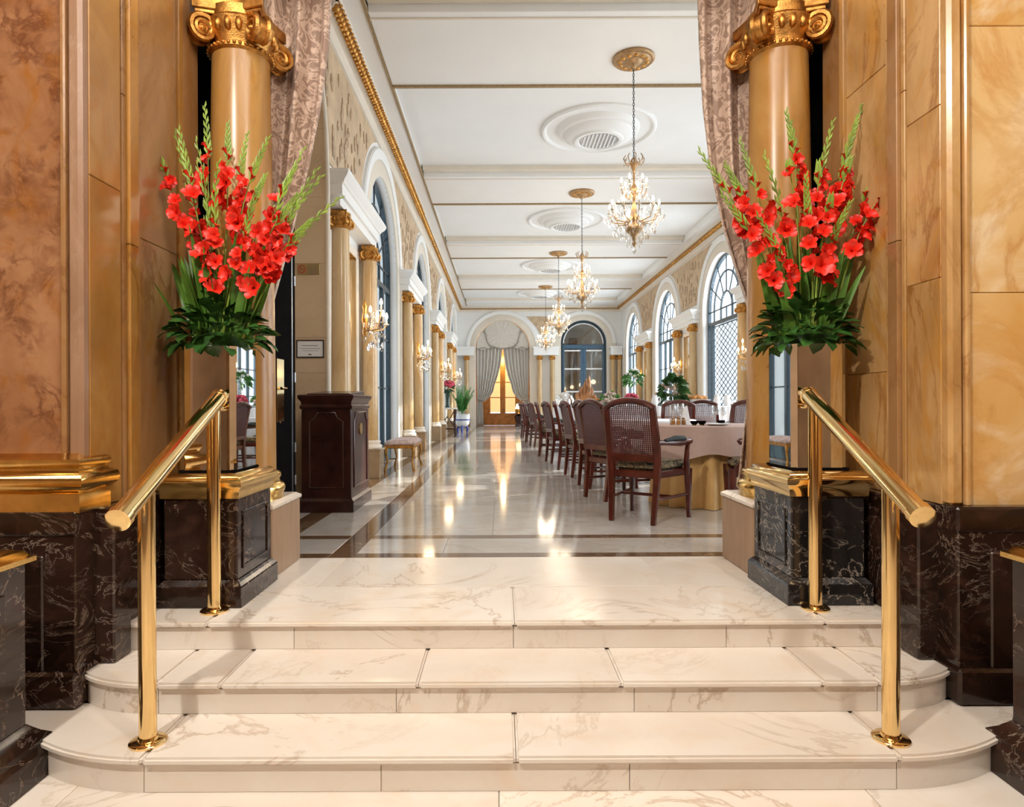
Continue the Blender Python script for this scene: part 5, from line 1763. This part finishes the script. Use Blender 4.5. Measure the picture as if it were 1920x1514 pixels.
for k in range(15):
    a = rnd.uniform(0, 2 * PI)
    L = rnd.uniform(0.7, 1.15)
    lean = rnd.uniform(0.15, 0.42)
    pts = []
    for j in range(7):
        q = j / 6
        pts.append(Vector((math.cos(a) * lean * L * q ** 1.3, math.sin(a) * lean * L * q ** 1.3, L * (q - 0.42 * lean * q * q))))
    mb = MB().tube(pts, [0.010 - 0.007 * j / 6 for j in range(7)], 4)
    for j in range(22):
        q = 0.22 + 0.78 * j / 22
        i = min(5, int(q * 6))
        p = pts[i].lerp(pts[i + 1], q * 6 - i)
        d = (pts[i + 1] - pts[i]).normalized()
        for sg in (-1, 1):
            s_ = d.cross(Vector((0, 0, 1))).normalized() * sg
            ll = 0.22 * (1 - 0.6 * q)
            tip = p + s_ * ll + d * ll * 0.5 + Vector((0, 0, -0.06))
            m_ = p.lerp(tip, 0.45)
            mb.add([p, m_ + d * 0.014, tip, m_ - d * 0.014], [(0, 1, 2), (0, 2, 3)])
    part('frond', mb, M['fern'], t, 0, 0)

# ------------------------------------------------------------------ the two gladiolus arrangements
def blossom_mesh(seed):
    rnd = random.Random(seed)
    mb = MB()
    for k in range(6):
        a = 2 * PI * k / 6 + rnd.uniform(-0.1, 0.1)
        inner = k % 2
        L = (0.060 if inner else 0.068) * rnd.uniform(0.9, 1.1)
        w = 0.026 if inner else 0.031
        u = Vector((math.cos(a), math.sin(a), 0))
        s_ = Vector((-math.sin(a), math.cos(a), 0))
        rows = [(0.0, 0.004, 0.0), (0.30, 0.7, 0.030), (0.62, 1.0, 0.052), (0.88, 0.75, 0.060), (1.0, 0.2, 0.056)]
        vs, fs = [], []
        rf = rnd.uniform(-0.006, 0.006)
        for q, ww, z in rows:
            for j in (-1, 0, 1):
                ruf = 0.007 * (q ** 2) * (1 if j else -0.4)
                vs.append(u * (L * q * (0.35 + 0.65 * q)) + s_ * (j * w * ww) + Vector((0, 0, z + ruf + rf * q)))
        for r_ in range(len(rows) - 1):
            for j in range(2):
                b = r_ * 3 + j
                fs.append((b, b + 1, b + 4, b + 3))
        mb.add(vs, fs)
    me = mb.mesh('blossom', M['red_petal'], 0, 80)
    return me


BL = [blossom_mesh(i) for i in range(4)]


def collar_leaf_mesh():
    vs, fs = [], []
    rows = [(0.0, 0.06, 0.0), (0.25, 0.45, 0.012), (0.55, 1.0, 0.012), (0.8, 0.85, -0.002), (1.0, 0.12, -0.02)]
    for q, w, z in rows:
        for j in (-1, 0, 1):
            vs.append((0.125 * q, j * 0.033 * w, z + (0.006 if j else 0)))
    for r_ in range(len(rows) - 1):
        for j in range(2):
            b = r_ * 3 + j
            fs.append((b, b + 1, b + 4, b + 3))
    return MB().add(vs, fs).mesh('collar_leaf', M['collar'], 0, 80)


CL = collar_leaf_mesh()


def blade_leaf(p0, p1, bend, w, yaw):
    """sword leaf from p0 to p1"""
    p0, p1 = Vector(p0), Vector(p1)
    d = p1 - p0
    s_ = Vector((math.cos(yaw), math.sin(yaw), 0))
    s_ = (s_ - d.normalized() * s_.dot(d.normalized())).normalized()
    nrm = d.cross(s_).normalized()
    vs, fs = [], []
    n = 9
    for k in range(n + 1):
        q = k / n
        c = p0 + d * q + Vector(bend) * (q * q) + nrm * 0.0
        ww = w * (0.45 + 1.1 * q if q < 0.5 else 1.0 * (1 - ((q - 0.5) / 0.5) ** 1.8)) + 0.001
        vs += [c - s_ * ww, c + nrm * ww * 0.28, c + s_ * ww]
    for k in range(n):
        for j in range(2):
            b = k * 3 + j
            fs.append((b, b + 1, b + 4, b + 3))
    return MB().add(vs, fs)


def gladioli(sg, cx, cy, z0, tips, side, seed):
    rnd = random.Random(seed)
    t = thing('gladiolus_arrangement', 'tall fan of scarlet gladioli with dark leaf collar on the %s mirrored stand' % side, 'flowers', (cx, cy, z0))
    for i, (tx, tz, ty, b0, b1, nb) in enumerate(tips):
        b0, b1 = 0.06 + b0 * 0.96, 0.04 + b1 * 0.94
        nb = max(2, nb - 1)
        base = Vector((tx * 0.13 + rnd.uniform(-0.03, 0.03), ty * 0.2 + rnd.uniform(-0.03, 0.03), -0.03))
        tip = Vector((tx, ty, tz))
        out = Vector((tx, ty, 0)) * 0.10
        pts = []
        n = 14
        for k in range(n + 1):
            q = k / n
            p = base.lerp(tip, q) - out * math.sin(PI * q) + Vector((0.018 * math.sin(q * 5 + i), 0, 0)) * q
            # drooping soft tip
            if q > 0.8:
                p += Vector((rnd.choice((0.0, 0.0)) + 0.05 * math.copysign(1, tx) * (q - 0.8), 0, -0.12 * (q - 0.8)))
            pts.append(p)
        mb = MB().tube(pts, [0.0065 - 0.0045 * k / n for k in range(n + 1)], 6)

        def at(q):
            f = min(q, 0.9999) * n
            a = int(f)
            return pts[a].lerp(pts[a + 1], f - a), (pts[a + 1] - pts[a]).normalized()
        # green buds towards the tip, alternating two ranks
        nbud = 13
        for k in range(nbud):
            q = b1 + 0.02 + (0.995 - b1 - 0.02) * k / (nbud - 1)
            p, d = at(q)
            s_ = d.cross(Vector((0, 1, 0.2))).normalized() * (1 if k % 2 else -1)
            L = 0.066 * (1 - 0.6 * k / nbud)
            e = p + d * L + s_ * L * 0.28
            mb.tube([p, p.lerp(e, 0.5) + s_ * L * 0.08, e], [0.004, 0.0085 * (1 - 0.5 * k / nbud), 0.001], 5)
        stem = part('gladiolus_stem', mb, M['stem'], t, 0, 60)
        for k in range(nb):
            q = b0 + (b1 - b0) * (k + rnd.uniform(-0.2, 0.2)) / max(1, nb - 1)
            q = max(0.2, min(0.93, q))
            p, d = at(q)
            # face outwards, mostly to the viewer
            face = Vector((rnd.uniform(-0.8, 0.8) + 0.3 * tx, -1.0 + rnd.uniform(-0.25, 0.5), rnd.uniform(-0.1, 0.6))).normalized()
            o = link('blossom', BL[rnd.randrange(4)], stem, p + face * 0.004)
            o.rotation_mode = 'QUATERNION'
            o.rotation_quaternion = face.to_track_quat('Z', 'Y') @ Matrix.Rotation(rnd.uniform(0, 6), 3, 'Z').to_quaternion()
            s_ = rnd.uniform(0.62, 0.9) * (1.0 - 0.35 * k / max(1, nb))
            o.scale = (s_, s_, s_ * 1.1)
        # half-open red buds just above the blossoms
        for k in range(2):
            p, d = at(min(0.94, b1 + 0.03 + 0.03 * k))
            o = link('blossom_bud', BL[k], stem, p)
            o.rotation_mode = 'QUATERNION'
            o.rotation_quaternion = (d + Vector((0.5 * (-1) ** k, -0.4, 0))).normalized().to_track_quat('Z', 'Y')
            o.scale = (0.22, 0.22, 0.6)
    # sword leaves
    for k in range(40):
        q = -1 + 2 * (k + 0.5) / 40
        tx = q * 0.23 + rnd.uniform(-0.05, 0.05)
        h = rnd.uniform(0.38, 0.66) * (1 - 0.12 * abs(q))
        y = rnd.uniform(-0.11, 0.12)
        part('sword_leaf', blade_leaf((q * 0.12 + rnd.uniform(-.02, .02), y * 0.5, -0.03), (tx, y * 1.2, h), (q * 0.05, -0.02, -0.02), rnd.uniform(0.017, 0.029), rnd.uniform(-0.7, 0.7)), M['blade'], t, 0, 70)
    # collar of glossy leaves
    for ring_, (rad, z, cnt, pitch) in enumerate(((0.06, 0.14, 14, -55), (0.10, 0.12, 22, -40), (0.14, 0.095, 28, -28), (0.165, 0.06, 30, -15), (0.18, 0.025, 28, -4), (0.165, -0.005, 22, 12))):
        for k in range(cnt):
            a = 2 * PI * (k + rnd.random() * 0.7) / cnt
            o = link('collar_leaf', CL, t, (rad * math.cos(a) * rnd.uniform(0.85, 1.1), rad * math.sin(a) * 0.85, z + 0.02 + rnd.uniform(-0.02, 0.03)))
            o.rotation_euler = (rnd.uniform(-0.5, 0.5), R(pitch) + rnd.uniform(-0.35, 0.35), a + rnd.uniform(-0.5, 0.5))
            s_ = rnd.uniform(0.65, 1.0)
            o.scale = (s_, s_ * rnd.uniform(0.9, 1.3), s_)
    part('flower_foam', MB().lathe([(0.125, -0.025), (0.15, 0.0), (0.13, 0.05), (0.06, 0.08)], 16), M['collar'], t, 0, 60)
    return t


def tips_from(px, cxp, zp, k):
    """tip offsets read off the photo as (dx, dz) in centimetres-like pixels / k"""
    return [((x - cxp) / k, (zp - y) / k, ty, a, b, n) for x, y, ty, a, b, n in px]


K = 369.0
left = tips_from([(279, 208, -0.02, 0.50, 0.74, 6), (318, 212, 0.06, 0.42, 0.60, 4), (345, 228, -0.08, 0.50, 0.72, 3), (372, 165, 0.03, 0.58, 0.75, 5), (385, 255, -0.12, 0.40, 0.52, 4),
                  (424, 205, 0.0, 0.60, 0.80, 6), (452, 212, 0.08, 0.54, 0.74, 5), (432, 300, -0.16, 0.42, 0.60, 5), (500, 240, -0.05, 0.55, 0.76, 6), (470, 290, 0.1, 0.55, 0.8, 5), (540, 285, 0.02, 0.50, 0.80, 5),
                  (572, 262, -0.06, 0.42, 0.60, 5), (590, 285, 0.05, 0.46, 0.64, 5), (613, 318, -0.1, 0.44, 0.66, 6), (634, 348, -0.02, 0.42, 0.64, 6), (566, 360, -0.17, 0.38, 0.78, 7), (585, 405, -0.14, 0.45, 0.78, 6), (500, 350, -0.18, 0.42, 0.66, 5), (400, 300, -0.15, 0.28, 0.40, 2)],
                 407, 640, K)
gladioli(-1, CX - 1.505, 3.29, 1.264, left, 'left', 3)
right = tips_from([(1328, 262, -0.02, 0.55, 0.74, 6), (1362, 300, -0.1, 0.46, 0.78, 7), (1404, 232, 0.05, 0.55, 0.72, 4), (1340, 360, -0.15, 0.40, 0.72, 7), (1490, 182, 0.02, 0.60, 0.78, 6), (1516, 195, 0.08, 0.56, 0.66, 4),
                   (1480, 300, -0.12, 0.62, 0.92, 5), (1500, 330, -0.17, 0.40, 0.70, 7), (1578, 196, 0.05, 0.56, 0.72, 4), (1616, 175, -0.02, 0.54, 0.70, 5), (1600, 210, -0.06, 0.50, 0.68, 4), (1535, 290, -0.05, 0.62, 0.85, 5),
                   (1590, 290, -0.1, 0.60, 0.86, 6), (1664, 285, -0.06, 0.50, 0.72, 7), (1655, 330, -0.14, 0.52, 0.82, 6), (1560, 380, -0.18, 0.42, 0.66, 5), (1524, 370, -0.19, 0.5, 0.85, 5), (1410, 400, -0.16, 0.40, 0.62, 4), (1450, 270, -0.02, 0.55, 0.62, 2)],
                  1520, 640, K)
gladioli(1, CX + 1.505, 3.29, 1.264, right, 'right', 8)
